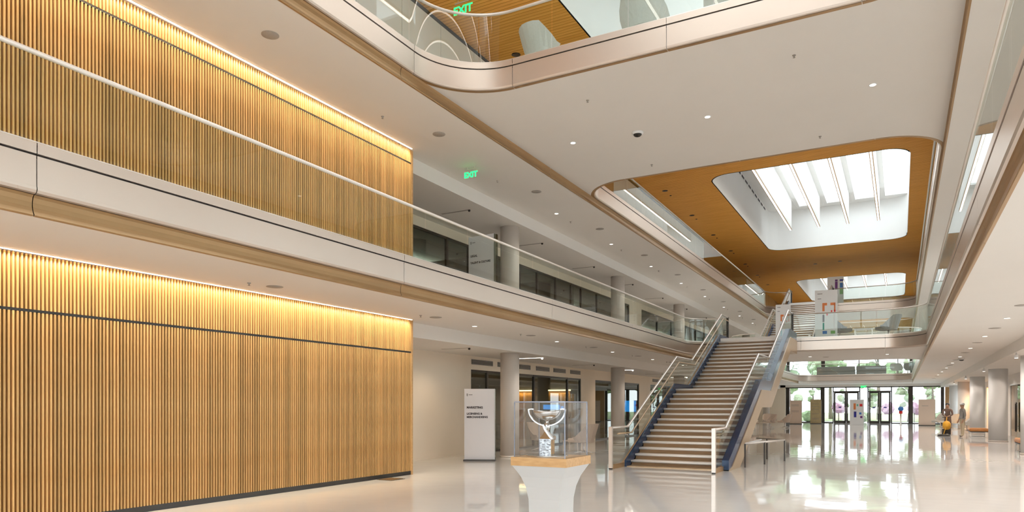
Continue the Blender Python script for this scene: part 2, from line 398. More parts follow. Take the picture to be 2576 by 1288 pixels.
# bridges: solid plates with rounded ends towards the openings
def bridge(name, near_path, far_path, zb, F, label):
    """near_path: left to right along the near edge; far_path: right to left along the far edge"""
    poly = near_path + far_path
    mb = MB().prism(poly, 'z', zb, F - 0.01)
    return struct(mb.build(name, 'paint'), label, 'bridge')
IN = 0.05
def far_end(y1, r=RC, n=10):   # far end of an opening = near edge of the bridge beyond it
    P = rounded_path(XL, XR, y1 - r - 0.001, y1, r, n)[1:-1]
    return [(SL, y1 - r)] + [(p[0] - q[0] * IN, p[1] - q[1] * IN) for p, q in P] + [(SR, y1 - r)]
def near_end(y0, r=RC, n=10):  # near end of the next opening = far edge of the bridge, right to left
    pts = []
    for k in range(n + 1):
        a = -PI / 2 * k / n; pts.append((XR - r + (r + IN) * math.cos(a), y0 + r + (r + IN) * math.sin(a)))
    for k in range(n + 1):
        a = -PI / 2 - PI / 2 * k / n; pts.append((XL + r + (r + IN) * math.cos(a), y0 + r + (r + IN) * math.sin(a)))
    return [(SR, y0 + r)] + pts + [(SL, y0 + r)]
YA2, YB2a, YB2b = 31.2, 38.6, 69.8
YA3, YB3a, YB3b, YC3a, YC3b = 12.16, 18.73, 51.5, 57.2, 73.0
bridge('bridge_slab', far_end(YA2), near_end(YB2a), B2, F2, 'second floor bridge deck at the head of the grand stair')
bridge('bridge_slab', far_end(YB2b), [(SR, YE), (SL, YE)], C1, F2, 'second floor deck above the entrance doors')
bridge('bridge_slab', far_end(YA3), near_end(YB3a), B3, F3, 'third floor bridge deck crossing overhead')
bridge('bridge_slab', far_end(YB3b), near_end(YC3a), B3, F3, 'third floor bridge deck at the head of the far stair')

ring0 = lambda *a: ring_path(*a)
pA2 = rounded_path(XL, XR, YB, YA2, RC); dA2 = dist_table(pA2)[-1]
pB2 = ring_path(XL, XR, YB2a, YB2b, RC)
pA3 = rounded_path(XL, XR, YB, YA3, RC)
pB3 = ring_path(XL, XR, YB3a, YB3b, RC)
pC3 = ring_path(XL, XR, YC3a, YC3b, RC)
def side_cuts(path, y_start):
    """joints every 6.33 m along the sides plus at the ends of the bends"""
    d = dist_table(path); cs = []
    for i in range(1, len(path)):
        (x0, y0), (x1, y1) = path[i - 1][0], path[i][0]
        L = d[i] - d[i - 1]
        if L > 0.6:
            if abs(x1 - x0) < 1e-6:
                for k in range(-3, 14):
                    y = 4.17 + 6.33 * k
                    if min(y0, y1) + 1.2 < y < max(y0, y1) - 1.2: cs.append(d[i - 1] + abs(y - y0))
            else:
                cs.append(d[i - 1] + L * 0.5)
            cs += [d[i - 1], d[i]]
    return sorted(set(round(c, 3) for c in cs))
edge(pA2, F2, side_cuts(pA2, YB), 'champagne metal edge of the second floor galleries and stair bridge', '')
edge(pB2, F2, side_cuts(pB2, 0), 'champagne metal edge round the second floor opening before the entrance', '')
edge(pA3, F3, side_cuts(pA3, YB), 'curved champagne metal edge of the third floor bridge overhead', '')
edge(pB3, F3, side_cuts(pB3, 0), 'champagne metal edge round the third floor opening over the stair', '')
edge(pC3, F3, side_cuts(pC3, 0), 'champagne metal edge round the far third floor opening', '')

# balustrades (gap at the head of the stair)
STX0, STX1 = -6.52, -3.88
sA = (YA2 - RC - YB) + PI / 2 * RC
balustrade(pA2, F2, 'glass balustrade along the second floor left gallery in front of the slats', 0, sA + (STX0 - (XL + RC)), first=0.52)
balustrade(pA2, F2, 'glass balustrade of the stair bridge curving into the second floor right gallery', sA + (STX1 - (XL + RC)) + 0.02, dA2)
LB2 = dist_table(pB2)[-1]
q2 = LB2 - ((YB2a + YB2b) / 2 - YB2a - RC) - PI / 2 * RC
ymB = (YB2a + YB2b) / 2; sa_ = YB2b - RC - ymB; sb_ = sa_ + PI * RC + (XR - XL - 2 * RC)
balustrade(pB2, F2, 'glass balustrade along the far half of the second floor left gallery', 0, sa_)
balustrade(pB2, F2, 'glass balustrade across the end deck above the entrance doors', sa_ + 0.02, sb_)
balustrade(pB2, F2, 'glass balustrade along the far second floor right gallery', sb_ + 0.02, sb_ + (YB2b - YB2a - 2 * RC))
balustrade(pB2, F2, 'glass balustrade on the far side of the stair bridge right of the upper stair', sb_ + (YB2b - YB2a - 2 * RC) + 0.02, q2 - (STX1 + 0.12 - (XL + RC)))
balustrade(pB2, F2, 'glass balustrade from the foot of the upper stair along the left gallery', q2 - (STX0 - 0.12 - (XL + RC)), LB2)
balustrade(pA3, F3, 'curved glass balustrade of the third floor bridge overhead')
LB3 = dist_table(pB3)[-1]
s3 = (YB3b - RC - (YB3a + YB3b) / 2) + PI / 2 * RC
balustrade(pB3, F3, 'glass balustrade along the third floor left gallery under the wood ceiling', 0, s3 + (STX0 - (XL + RC)))
balustrade(pB3, F3, 'glass balustrade of the far third floor bridge and its right gallery', s3 + (STX1 - (XL + RC)), LB3)
balustrade(pC3, F3, 'glass balustrade ringing the farthest third floor opening')

# ------------------------------------------------------------------ slat walls
def slat_wall(z0, z1, word, k):
    back = struct(MB().box((XS - 0.12, -3.0, z0), (XS - 0.075, 13.52, z1)).build('wall_left', 'slat_back'), f'{word} of vertical oak slats on dark backing', 'slat wall')
    PT = 0.052
    me = MB().box((-0.075, -0.0115, z0 + 0.004), (0, 0.0115, z1 - 0.004)).mesh('slat'); me.materials.append(M['oak_slat'])
    n = int((13.50 - 3.95) / PT)
    for i in range(n):
        o = put('slat', me, back, (XS, 13.50 - i * PT, 0))
    mb = MB(); y = 13.50 - n * PT
    while y > -2.95: mb.box((XS - 0.075, y - 0.0115, z0 + 0.004), (XS, y + 0.0115, z1 - 0.004)); y -= PT
    o = mb.build('slat_field', 'oak_slat', back); o['kind'] = 'stuff'
    return back
slat_wall(0.09, 2.865, 'tall lower tier of the ground floor wall', 0)
slat_wall(2.895, 3.63, 'short top tier of the ground floor wall', 1)
slat_wall(F2, 7.305, 'tall lower tier of the second floor wall', 2)
slat_wall(7.33, 7.63, 'short top tier of the second floor wall', 3)
for zz in (2.88, 7.3175): struct(MB().box((XS - 0.075, -3, zz - 0.018), (XS - 0.004, 13.5, zz + 0.018)).build('trim_groove_shade', 'black'), 'black strip painting shade into the groove between the slat tiers', 'trim')  # black filler strip stands in for the shade inside the groove
struct(MB().box((XS - 0.10, -3, 0), (XS - 0.03, 13.53, 0.09)).build('baseboard_left', 'black'), 'black recessed plinth under the slat wall', 'baseboard')
for z0, z1, k in ((0, C1, 'ground'), (F2, C2, 'second')):
    struct(MB().box((-18, 13.52, z0), (XS - 0.02, 13.60, z1)).build('wall_return', 'oak'), f'oak end of the {k} floor slat wall', 'wall')
    # cove slot: a lamp channel with an LED line
    t = thing('cove_light', f'warm LED line along the top of the {k} floor slat wall', 'cove light', (XS + 0.06, 5.2, z1 - 0.02), group='slat wall cove lights')
    MB().box((-0.010, -8.2, 0.006), (0.010, 8.25, 0.015)).build('led_line', 'cove_led', t)
    MB().box((-0.02, -8.2, 0.015), (0.02, 8.25, 0.022)).build('channel', 'steel', t)
    area('cove_lamp', (XS + 0.075, 5.2, z1 - 0.03), (0.03, 16.4), 330 if z0 == 0 else 290, (1.0, 0.85, 0.62), (0, math.radians(20), 0), math.radians(110))
struct(MB().box((XS - 0.6, YB, 0), (XS - 0.05, -3, C1)).build('wall_left', 'wall_paint'), 'plain wall behind the photographer on the left', 'wall')

# ------------------------------------------------------------------ left glazed rooms
def wall_with_openings(name, x0, x1, y0, y1, z0, z1, ops, material, label):
    """wall in a YZ plane with rectangular openings [(ya,yb,za,zb)]"""
    mb = MB(); ys = y0
    for (a, b, c, d) in sorted(ops):
        if a > ys: mb.box((x0, ys, z0), (x1, a, z1))
        if c > z0: mb.box((x0, a, z0), (x1, b, c))
        if d < z1: mb.box((x0, a, d), (x1, b, z1))
        ys = b
    if ys < y1: mb.box((x0, ys, z0), (x1, y1, z1))
    return struct(mb.build(name, material), label, 'wall')
ops1 = [(20.17, 22.7, 0, 2.84), (23.3, 29.5, 0, 2.84), (31.2, 37.6, 0, 2.84), (39.6, 46.0, 0, 2.84), (49, 56, 0, 2.84)]
wall_with_openings('wall_left', XG - 0.18, XG, 13.6, YE, 0, K1, ops1, 'wall_paint', 'cream ground floor wall with dark glazed office fronts')
ops2 = [(14.2, 36.0, F2, 6.98), (38, 60, F2, 6.98)]
wall_with_openings('wall_left', XG - 0.18, XG, 13.6, YE, F2, K2, ops2, 'wall_paint', 'second floor wall of glazed offices behind the left gallery')
def glazing(name, y0, y1, z0, z1, muls, label, rails=()):
    t = struct(MB().box((XG - 0.10, y0, z1 - 0.07), (XG - 0.03, y1, z1)).build(name, 'dark_frame'), label, 'window')
    MB().box((XG - 0.10, y0, z0), (XG - 0.03, y1, z0 + 0.06)).build('window_sill', 'dark_frame', t)
    pos = [y0] + muls + [y1]
    for p in pos:
        wd = 0.10 if p in (y0, y1) else 0.09
        MB().box((XG - 0.11, max(y0, p - wd / 2), z0), (XG - 0.02, min(y1, p + wd / 2), z1)).build('mullion', 'dark_frame', t)
    for a, b in zip(pos[:-1], pos[1:]):
        MB().box((XG - 0.07, a + 0.03, z0 + 0.05), (XG - 0.058, b - 0.03, z1 - 0.06)).build('pane', 'office_glass', t)
    return t
wn = 0
for (a, b, c, d), mu in zip(ops1, ([21.3], [24.9, 28.1], [34.9], [42.8], [52.5])):
    wn += 1
    glazing(f'window_{wn}', a, b, c, d, mu, ['dark glazed office front beside the wall with the marketing sign', 'wide dark office front behind the trophy case', 'dark office front beyond the second round column', 'office front behind the grand stair', 'far ground floor office front on the left'][wn - 1])
for (a, b, c, d), mu in zip(ops2, ([18.8, 20.1, 23.7, 25.2, 26.9, 28.5, 29.6, 31.5, 33.8], [41, 44, 47, 50, 53, 56.5])):
    wn += 1
    glazing(f'window_{wn}', a, b, c, d, mu, 'black framed glass wall of the second floor offices' if wn == 6 else 'far black framed glass wall of the second floor offices')
# rooms behind the glass
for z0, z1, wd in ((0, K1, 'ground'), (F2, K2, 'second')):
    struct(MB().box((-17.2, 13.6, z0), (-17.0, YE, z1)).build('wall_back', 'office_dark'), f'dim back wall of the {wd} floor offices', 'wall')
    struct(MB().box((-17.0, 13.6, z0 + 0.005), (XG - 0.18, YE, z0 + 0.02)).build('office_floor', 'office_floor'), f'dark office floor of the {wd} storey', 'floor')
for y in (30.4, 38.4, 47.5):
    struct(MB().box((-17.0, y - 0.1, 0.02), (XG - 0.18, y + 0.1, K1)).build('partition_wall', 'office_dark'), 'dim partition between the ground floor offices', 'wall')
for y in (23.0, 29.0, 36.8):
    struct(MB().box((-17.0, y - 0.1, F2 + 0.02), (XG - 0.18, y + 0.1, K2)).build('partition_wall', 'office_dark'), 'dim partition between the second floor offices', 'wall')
for i, (x, wdt) in enumerate(((-15.85, 0.85), (-14.0, 1.1))):
    t = thing('wall_panel', ['amber wood panel lit from above, left of the two in the office', 'amber wood panel lit from above, right of the two in the office'][i], 'wall panel', (x, 30.28, 0.02), group='lit office panels')
    MB().box((-wdt / 2, -0.08, 0), (wdt / 2, 0, 2.3)).build('board', 'amber_panel', t)
    MB().box((-wdt / 2, -0.14, 2.3), (wdt / 2, 0, 2.36)).build('light_bar', 'cove_led', t)
    area('panel_lamp', (x, 30.1, 2.27), (wdt, 0.05), 14, (1, 0.72, 0.38))
for i, (x, y, z, ww, hh) in enumerate(((-14.35, 30.12, 1.56, 0.86, 0.22), (-13.80, 30.12, 1.55, 0.14, 0.12), (-13.35, 38.27, 1.60, 1.0, 0.62))):
    lab = ['wide blue lit screen seen through the trophy case', 'small blue lit screen beside the wide one', 'large blue screen in the office behind the second column'][i]
    t = thing('wall_screen', lab, 'screen', (x, y, z), group='blue office screens')
    MB().box((-ww / 2 - 0.02, -0.03, -hh / 2 - 0.02), (ww / 2 + 0.02, 0.02 if i == 2 else 0.07, hh / 2 + 0.02)).build('bezel', 'black', t)
    MB().box((-ww / 2, -0.036, -hh / 2), (ww / 2, -0.03, hh / 2)).build('display', 'screen_blue', t)
for y in (18, 26.5, 34, 43, 52):  # fill lights added inside the offices, with no fixtures of their own
    area('office_fill', (-15.0, y, K1 - 0.1), (0.3, 2.4), 26, (1, 0.85, 0.62))
    area('office_fill', (-15.0, y, K2 - 0.1), (0.3, 2.4), 11, (0.9, 1.0, 0.85))
# air grilles over the ground floor glazing
gv = [(20.2, 21.6), (21.95, 23.3), (23.6, 24.5), (25.0, 26.2), (26.6, 27.8), (28.3, 29.4), (40.0, 41.3), (41.8, 43.0)]
for i, (a, b) in enumerate(gv):
    lab = ['air grille above the office front, first right of the plain wall', 'air grille just left of the nearest round column', 'air grille just right of the nearest round column', 'second air grille right of the nearest column', 'third air grille right of the nearest column', 'fourth air grille right of the nearest column', 'air grille glimpsed beside the stair handrail', 'air grille hidden in part by the stair glass'][i]
    t = thing('air_grille', lab, 'air grille', (XG, (a + b) / 2, 3.10), group='linear air grilles')
    w2 = (b - a) / 2
    MB().box((0, -w2, -0.085), (0.012, w2, 0.085)).build('backing', 'black', t)
    for k in range(4):
        MB().box((0.012, -w2, -0.075 + k * 0.043), (0.024, w2, -0.055 + k * 0.043)).build('blade', 'speaker_grey', t)

# ------------------------------------------------------------------ columns
def column(x, y, z0, z1, r, label, group):
    t = thing('round_column', label, 'column', (x, y, z0), group=group)
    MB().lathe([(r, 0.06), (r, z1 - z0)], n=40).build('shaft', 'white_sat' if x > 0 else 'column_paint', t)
    MB().lathe([(r + 0.012, 0), (r + 0.012, 0.06)], n=40).build('base_ring', 'steel', t)
for k in range(6):
    nth = ['nearest', 'second', 'third', 'fourth', 'fifth', 'sixth'][k]
    column(-10.86, 19.7 + 9.8 * k, 0.0, K1, 0.30, f'{nth} white round column on the left of the ground floor', 'left ground floor columns')
    column(-10.86, 19.7 + 9.8 * k, F2 - 0.01, K2, 0.30, f'{nth} grey round column on the second floor left gallery', 'second floor columns')
for k in range(5):
    nth = ['nearest', 'second', 'third', 'fourth', 'fifth'][k]
    column(3.88, 28.9 + 9.85 * k, 0.0, K1, 0.37, f'{nth} thick white round column on the right of the lobby', 'right lobby columns')

# ------------------------------------------------------------------ right side walls
wall_with_openings('wall_right', XWR, XWR + 0.2, YB, YE, 0, K1, [(-5.5, 3.5, 0, 3.2), (4.5, 12.5, 0.0, 3.2), (14.5, 23, 0, 3.2), (42.0, 46.5, 0, 2.7), (54.5, 58.5, 0, 2.9), (62, 70, 0.3, 2.9)], 'paint', 'pale right wall of the lobby behind the columns')
wall_with_openings('wall_right', XWR, XWR + 0.2, YB, YE, F2, K2, [(y, y + 6, F2 + 0.3, 7.0) for y in (-8, 0, 8, 16, 24, 32, 40, 48, 56)], 'paint', 'pale right wall of the second floor with tall windows')
struct(MB().box((XWR + 0.5, 54, 0), (XWR + 0.7, 59, K1)).build('niche_wall', 'amber_panel'), 'amber wood niche glowing between the right columns', 'niche')
area('niche_lamp', (XWR + 0.35, 56.5, 2.95), (0.15, 3.6), 120, (1, 0.7, 0.35))
for i, y in enumerate((-8, 0, 8, 16, 24, 32, 40, 48, 56)):
    t = struct(MB().box((XWR + 0.06, y + 2.96, F2 + 0.3), (XWR + 0.14, y + 3.04, 7.0)).build(f'window_{20 + i}', 'dark_frame'), 'tall second floor window in the right wall', 'window')
    for a, b in ((y, y + 2.96), (y + 3.04, y + 6)): MB().box((XWR + 0.09, a, F2 + 0.3), (XWR + 0.102, b, 7.0)).build('pane', 'window_glass', t)
for i, (a, b) in enumerate(((4.5, 12.5), (14.5, 23), (62, 70), (-5.5, 3.5))):
    z0 = 0.3 if i == 2 else 0.0
    t = struct(MB().box((XWR + 0.06, (a + b) / 2 - 0.05, z0), (XWR + 0.14, (a + b) / 2 + 0.05, 2.9)).build(f'window_{30 + i}', 'dark_frame'), 'ground floor window in the right wall', 'window')
    zt = 2.9 if i == 2 else 3.2
    for c, d in ((a, (a + b) / 2 - 0.05), ((a + b) / 2 + 0.05, b)): MB().box((XWR + 0.09, c, z0), (XWR + 0.102, d, zt)).build('pane', 'window_glass', t)
    portal((XWR + 0.5, (a + b) / 2, (z0 + zt) / 2), (zt - z0, b - a), (0, PI / 2, 0))
# glass door with a long looped pull, right
dg = struct(MB().box((XWR - 0.005, 41.9, 2.7), (XWR + 0.08, 46.6, 2.78)).build('door_4', 'steel'), 'frameless glass door with a long looped pull in the right wall', 'door')
MB().box((XWR + 0.03, 42.0, 0.01), (XWR + 0.045, 44.2, 2.69)).build('door_leaf', 'office_glass', dg)
MB().box((XWR + 0.03, 44.24, 0.01), (XWR + 0.045, 46.5, 2.69)).build('door_leaf', 'office_glass', dg)
pts = [(XWR - 0.05, 43.9 + 0.11 * math.cos(a) * 1.0, 1.05 + (0.62 if math.sin(a) > 0 else -0.62) + 0.11 * math.sin(a)) for a in [2 * PI * k / 20 for k in range(21)]]
MB().tube([(p[0], p[1], p[2]) for p in pts], 0.035, 8).build('door_handle', 'dark_frame', dg)
struct(MB().box((XWR + 1.6, 41, 0), (XWR + 1.8, 48, K1)).build('wall_back', 'wall_paint'), 'cream wall behind the glass door', 'wall')

# third floor left wall
def l3wall(y0, y1, material, label):
    return struct(MB().box((-10.7, y0, F3), (-10.5, y1, ZW)).build('wall_left', material), label, 'wall')
def panels(root, y0, y1, n, material):
    st = (y1 - y0) / n
    for k in range(n): MB().box((-10.5, y0 + k * st + 0.008, F3 + 0.02), (-10.485, y0 + (k + 1) * st - 0.008, ZW - 0.12)).build('wall_board', material, root)
o = l3wall(YB, 23.5, 'black', 'white panelled third floor wall behind the curved glass'); panels(o, YB, 23.5, 18, 'white_wall')
o = l3wall(23.5, 28.0, 'oak', 'oak clad stretch of the third floor wall'); panels(o, 23.5, 28.0, 3, 'oak')
o = l3wall(28.0, 43.5, 'black', 'white panelled third floor wall below the wood ceiling'); panels(o, 28, 43.5, 11, 'white_wall')
struct(MB().box((-13.0, 43.5, F3), (-12.8, 57, ZW)).build('wall_back', 'oak'), 'wood back wall of the third floor recess', 'wall')
for y in (43.4, 57.0): struct(MB().box((-13.0, y, F3), (-10.5, y + 0.1, ZW)).build('wall_side', 'oak'), 'side of the third floor wood recess', 'wall')
o = l3wall(57.1, 66, 'black', 'white panelled third floor wall beyond the wood recess'); panels(o, 57.1, 66, 6, 'white_wall')
o = l3wall(66, YE, 'oak', 'oak clad far end of the third floor wall'); panels(o, 66, YE, 5, 'oak')
struct(MB().box((-10.7, YE - 0.2, F3), (9, YE, ZW)).build('wall_end', 'oak'), 'oak clad end wall of the third floor', 'wall')
# right third floor wall
o = struct(MB().box((XWR, YB, F3), (XWR + 0.2, YE, ZW)).build('wall_right', 'white_wall'), 'white third floor wall on the right', 'wall')

# ------------------------------------------------------------------ wood ceiling with three skylights
SKX0, SKX1 = -7.42, 0.36
SKY = [(1.9, 19.0), (31.3, 48.4), (60.6, 73.6)]
def rr(x0, x1, y0, y1, r, n=8):
    P = []
    for cx, cy_, a0 in ((x1 - r, y0 + r, -PI / 2), (x1 - r, y1 - r, 0), (x0 + r, y1 - r, PI / 2), (x0 + r, y0 + r, PI)):
        for k in range(n + 1): a = a0 + PI / 2 * k / n; P.append((cx + r * math.cos(a), cy_ + r * math.sin(a)))
    return P
def plate_with_holes(name, x0, x1, y0, y1, z0, z1, holes, material):
    bm = bmesh.new()
    def loop(P, z):
        vs = [bm.verts.new((p[0], p[1], z)) for p in P]
        return vs, [bm.edges.new((vs[i], vs[(i + 1) % len(vs)])) for i in range(len(vs))]
    for z in (z0, z1):
        es = loop([(x0, y0), (x1, y0), (x1, y1), (x0, y1)], z)[1]
        for h in holes: es += loop(h, z)[1]
        bmesh.ops.triangle_fill(bm, edges=es, use_beauty=True)
    # sides
    for P in [[(x0, y0), (x1, y0), (x1, y1), (x0, y1)]] + holes:
        a = [bm.verts.new((p[0], p[1], z0)) for p in P]; b = [bm.verts.new((p[0], p[1], z1)) for p in P]
        for i in range(len(P)): j = (i + 1) % len(P); bm.faces.new((a[i], a[j], b[j], b[i]))
    bmesh.ops.remove_doubles(bm, verts=bm.verts, dist=1e-5); bmesh.ops.recalc_face_normals(bm, faces=bm.faces)
    me = bpy.data.meshes.new(name); bm.to_mesh(me); bm.free(); me.materials.append(M[material])
    return put(name, me)
holes = [rr(SKX0, SKX1, a, b, 0.95) for a, b in SKY]
struct(plate_with_holes('ceiling', -13.2, XWR + 0.2, YB, YE, ZW, ZW + 0.12, holes, 'wood_ceiling'), 'amber wood ceiling with long rounded skylights', 'ceiling')
ZT = 14.1
for i, (a, b) in enumerate(SKY):
    word = ['nearest', 'middle', 'far'][i]
    P = rr(SKX0 - 0.02, SKX1 + 0.02, a - 0.02, b + 0.02, 0.97)
    # white shaft walls, open at both ends
    n = len(P); mb = MB()
    vs = [(p[0], p[1], ZW + 0.02) for p in P] + [(p[0], p[1], ZT) for p in P]
    mb.add(vs, [(k, (k + 1) % n, n + (k + 1) % n, n + k) for k in range(n)], True)
    t = struct(mb.build('skylight_shaft', 'white_wall'), f'white shaft of the {word} rounded skylight', 'skylight')
    # black shadow gap round the lip
    mb = MB(); P2 = rr(SKX0 + 0.015, SKX1 - 0.015, a + 0.015, b - 0.015, 0.94)
    vs = [(p[0], p[1], ZW - 0.012) for p in P2] + [(p[0], p[1], ZW + 0.13) for p in P2]
    mb.add(vs, [(k, (k + 1) % n, n + (k + 1) % n, n + k) for k in range(n)], True); mb.build('lip_trim', 'black', t)
    mb = MB(); P2 = rr(SKX0 + 0.05, SKX1 - 0.05, a + 0.05, b - 0.05, 0.92)
    vs = [(p[0], p[1], ZW - 0.004) for p in P2] + [(p[0], p[1], ZW + 0.2) for p in P2]
    mb.add(vs, [(k, (k + 1) % n, n + (k + 1) % n, n + k) for k in range(n)], True); mb.build('inner_lip', 'white_wall', t)
    # roof of the shaft: white on the left, glass bays over the rest
    MB().box((SKX0 - 0.2, a - 0.2, ZT), (-5.95, b + 0.2, ZT + 0.1)).build('shaft_roof', 'white_wall', t)
    MB().box((-5.95, b - 0.8, ZT), (SKX1 + 0.2, b + 0.2, ZT + 0.1)).build('shaft_roof', 'white_wall', t)
    MB().box((-5.95, a - 0.2, ZT), (SKX1 + 0.2, a + 0.6, ZT + 0.1)).build('shaft_roof', 'white_wall', t)
    FX = [-5.81, -4.24, -2.68, -1.09]
    for x in FX:
        fo = MB().box((x - 0.05, a + 0.05, 12.28), (x + 0.05, b - 2.75, ZT)).build('light_fin', 'white_wall', t)
        MB().box((x - 0.075, a + 0.05, 12.22), (x + 0.075, b - 2.75, 12.28)).build('fin_frame', 'bronze', fo)
        MB().box((x - 0.035, a + 0.07, 12.205), (x + 0.035, b - 2.78, 12.22)).build('led_line', 'led', fo)
        MB().box((x - 0.09, b - 2.8, ZT - 0.1), (x + 0.09, b - 0.7, ZT)).build('roof_beam', 'white_wall', t)
    for x0, x1 in zip(FX, FX[1:] + [SKX1]):
        MB().box((x0 + 0.08, a + 0.6, ZT + 0.03), (x1 - 0.08, b - 0.8, ZT + 0.05)).build('pane', 'window_glass', t)
    for x0, x1 in zip(FX, FX[1:] + [SKX1]):
        MB().box((x0 + 0.05, a + 0.6, ZT - 0.06), (x0 + 0.30, b - 0.8, ZT + 0.02)).build('pane_frame', 'white_wall', t)
    # dashed air slots on the left slope
    for k in range(int((b - a - 2) / 0.98)):
        y = a + 1.0 + k * 0.98
        MB().box((SKX0 - 0.015, y, ZT - 0.22), (SKX0 + 0.0, y + 0.60, ZT - 0.12)).build('air_slot', 'black', t)
    portal(((SKX0 + SKX1) / 2 + 0.9, (a + b) / 2, ZT + 0.3), (6.6, b - a))
# roof over the wood ceiling outside the shafts
# (the plate itself closes the hall)
ORD_ = ['first', 'second', 'third', 'fourth', 'fifth', 'sixth', 'seventh', 'eighth', 'ninth', 'tenth', 'eleventh', 'twelfth', 'thirteenth', 'fourteenth']
slots = [(-9.62, 32.43 + 4.87 * k) for k in range(-6, 9)] + [(-5.27, 54.24), (-3.67, 54.02)]
for i, (x, y) in enumerate([q for q in slots if q[1] > 8]):
    lb = f'black downlight at the left of the wood ceiling, {ORD_[i]} from the near end' if x < -9 else f"black downlight in the wood ceiling between skylights, {'left' if x < -5 else 'right'} of two"
    t = thing('ceiling_downlight', lb, 'downlight', (x, y, ZW), group='wood ceiling downlights')
    MB().lathe([(0.13, -0.006), (0.13, 0.0)], n=20).build('trim_ring', 'dark_frame', t); MB().lathe([(0.11, -0.012), (0.11, -0.006)], n=20).build('aperture', 'black', t)
for i in range(9):
    y = 18.67 + 4.87 * i
    tag(MB().lathe([(0.05, 0.0), (0.045, -0.02), (0.015, -0.03)], (0, 0, 0), 12).build('sprinkler_head', 'dark_frame', loc=(-9.6, y, ZW)), f'tiny sprinkler at the left of the wood ceiling, {ORD_[i]} from the near end', 'sprinkler', 'wood ceiling sprinklers')

# ------------------------------------------------------------------ ceiling fixtures
ORD = ['first', 'second', 'third', 'fourth', 'fifth', 'sixth', 'seventh', 'eighth', 'ninth', 'tenth', 'eleventh', 'twelfth', 'thirteenth', 'fourteenth', 'fifteenth', 'sixteenth', 'seventeenth']
def downlight(x, y, z, label, group, power=90, ang=115, col=NEUT):
    t = thing('recessed_downlight', label, 'downlight', (x, y, z), group=group)
    MB().lathe([(0.075, 0.0), (0.075, -0.008), (0.058, -0.008)], n=20).build('trim_ring', 'white_sat', t)
    MB().lathe([(0.056, -0.007), (0.056, -0.010)], n=20).build('lens', 'lamp_on', t)
    if power: spot('downlight_lamp', (x, y, z - 0.03), power, col, ang)
def ceil_speaker(x, y, z, label, group):
    t = thing('ceiling_speaker', label, 'speaker', (x, y, z), group=group)
    MB().lathe([(0.14, 0.0), (0.14, -0.006), (0.125, -0.008)], n=28).build('bezel', 'speaker_grey', t)
    MB().lathe([(0.122, -0.008), (0.118, -0.010), (0.0, -0.012)], n=28).build('grille', 'speaker_grey', t)
def sprinkler(x, y, z, label, group):
    mb = MB().lathe([(0.032, 0.0), (0.028, -0.012), (0.01, -0.018), (0.01, -0.04), (0.024, -0.042), (0.022, -0.046)], (0, 0, 0), 12)
    tag(mb.build('sprinkler_head', 'speaker_grey', loc=(x, y, z)), label, 'sprinkler', group)
for k in range(10):
    downlight(-9.44, 20.15 + 4.8 * k, C2, f'lit downlight in the second floor left ceiling, {ORD[k]} beyond the slat wall', 'second floor gallery downlights', 70)
    ceil_speaker(-8.97, 8.22 + 4.8 * k, C2, f'grey speaker in the second floor left ceiling, {ORD[k]} from the near end', 'second floor gallery speakers')
    sprinkler(-9.45, 11.66 + 4.8 * k, C2, f'tiny sprinkler in the second floor left ceiling, {ORD[k]} from the near end', 'second floor gallery sprinklers')
for k in range(10):
    downlight(-9.45, 15.3 + 4.9 * k, C1, f'lit downlight in the ground floor left ceiling, {ORD[k]} beyond the slat wall', 'ground floor left downlights', 75)
    ceil_speaker(-9.30, 8.62 + 4.75 * k, C1, f'grey speaker in the ground floor left ceiling, {ORD[k]} from the near end', 'ground floor left speakers')
    sprinkler(-9.38, 8.15 + 4.75 * k, C1, f'tiny sprinkler in the ground floor left ceiling, {ORD[k]} from the near end', 'ground floor left sprinklers')
for k, y in enumerate((-4.5, 0.35)): downlight(2.15, y, C1, f'added fill downlight in the ground floor right ceiling, {ORD[k]} behind the viewer', 'ground floor right downlights', 210, 155)  # unseen pair added behind the camera to brighten the near side
for k in range(11):
    downlight(2.15, 5.2 + 4.86 * k, C1, f'added fill downlight in the ground floor right ceiling, {ORD[k]} from the near end', 'ground floor right downlights', 190 if k < 6 else 110, 155)
    ceil_speaker(2.15, 12.6 + 4.8 * k, C1, f'grey speaker in the ground floor right ceiling, {ORD[k]} from the near end', 'ground floor right speakers')
    downlight(2.15, 7.6 + 4.86 * k, C2, f'lit downlight in the second floor right ceiling, {ORD[k]} from the near end', 'second floor right downlights', 60)
for i, x in enumerate((-6.81, -3.65, -0.47)):
    downlight(x, 15.46, B3, ['lit downlight under the overhead bridge, left of three', 'lit downlight under the overhead bridge, middle of three', 'lit downlight under the overhead bridge, right of three'][i], 'overhead bridge downlights', 90)
for i, (x, y) in enumerate(((-5.6, 13.45), (-1.66, 13.49), (-1.63, 17.84), (-5.64, 17.84))):
    sprinkler(x, y, B3, ['sprinkler under the overhead bridge near its front edge, left', 'sprinkler under the overhead bridge near its front edge, right', 'sprinkler under the overhead bridge by its far edge, right', 'sprinkler under the overhead bridge by its far edge, left'][i], 'overhead bridge sprinklers')
for i, x in enumerate((-6.8, -3.6, -0.5)):
    downlight(x, 34.8, B2, f"lit downlight under the second floor stair bridge, {['left', 'middle', 'right'][i]} of three", 'stair bridge downlights', 80)
ceil_speaker(-3.0, 35.5, B2, 'round grey speaker under the second floor stair bridge', 'stair bridge speakers')
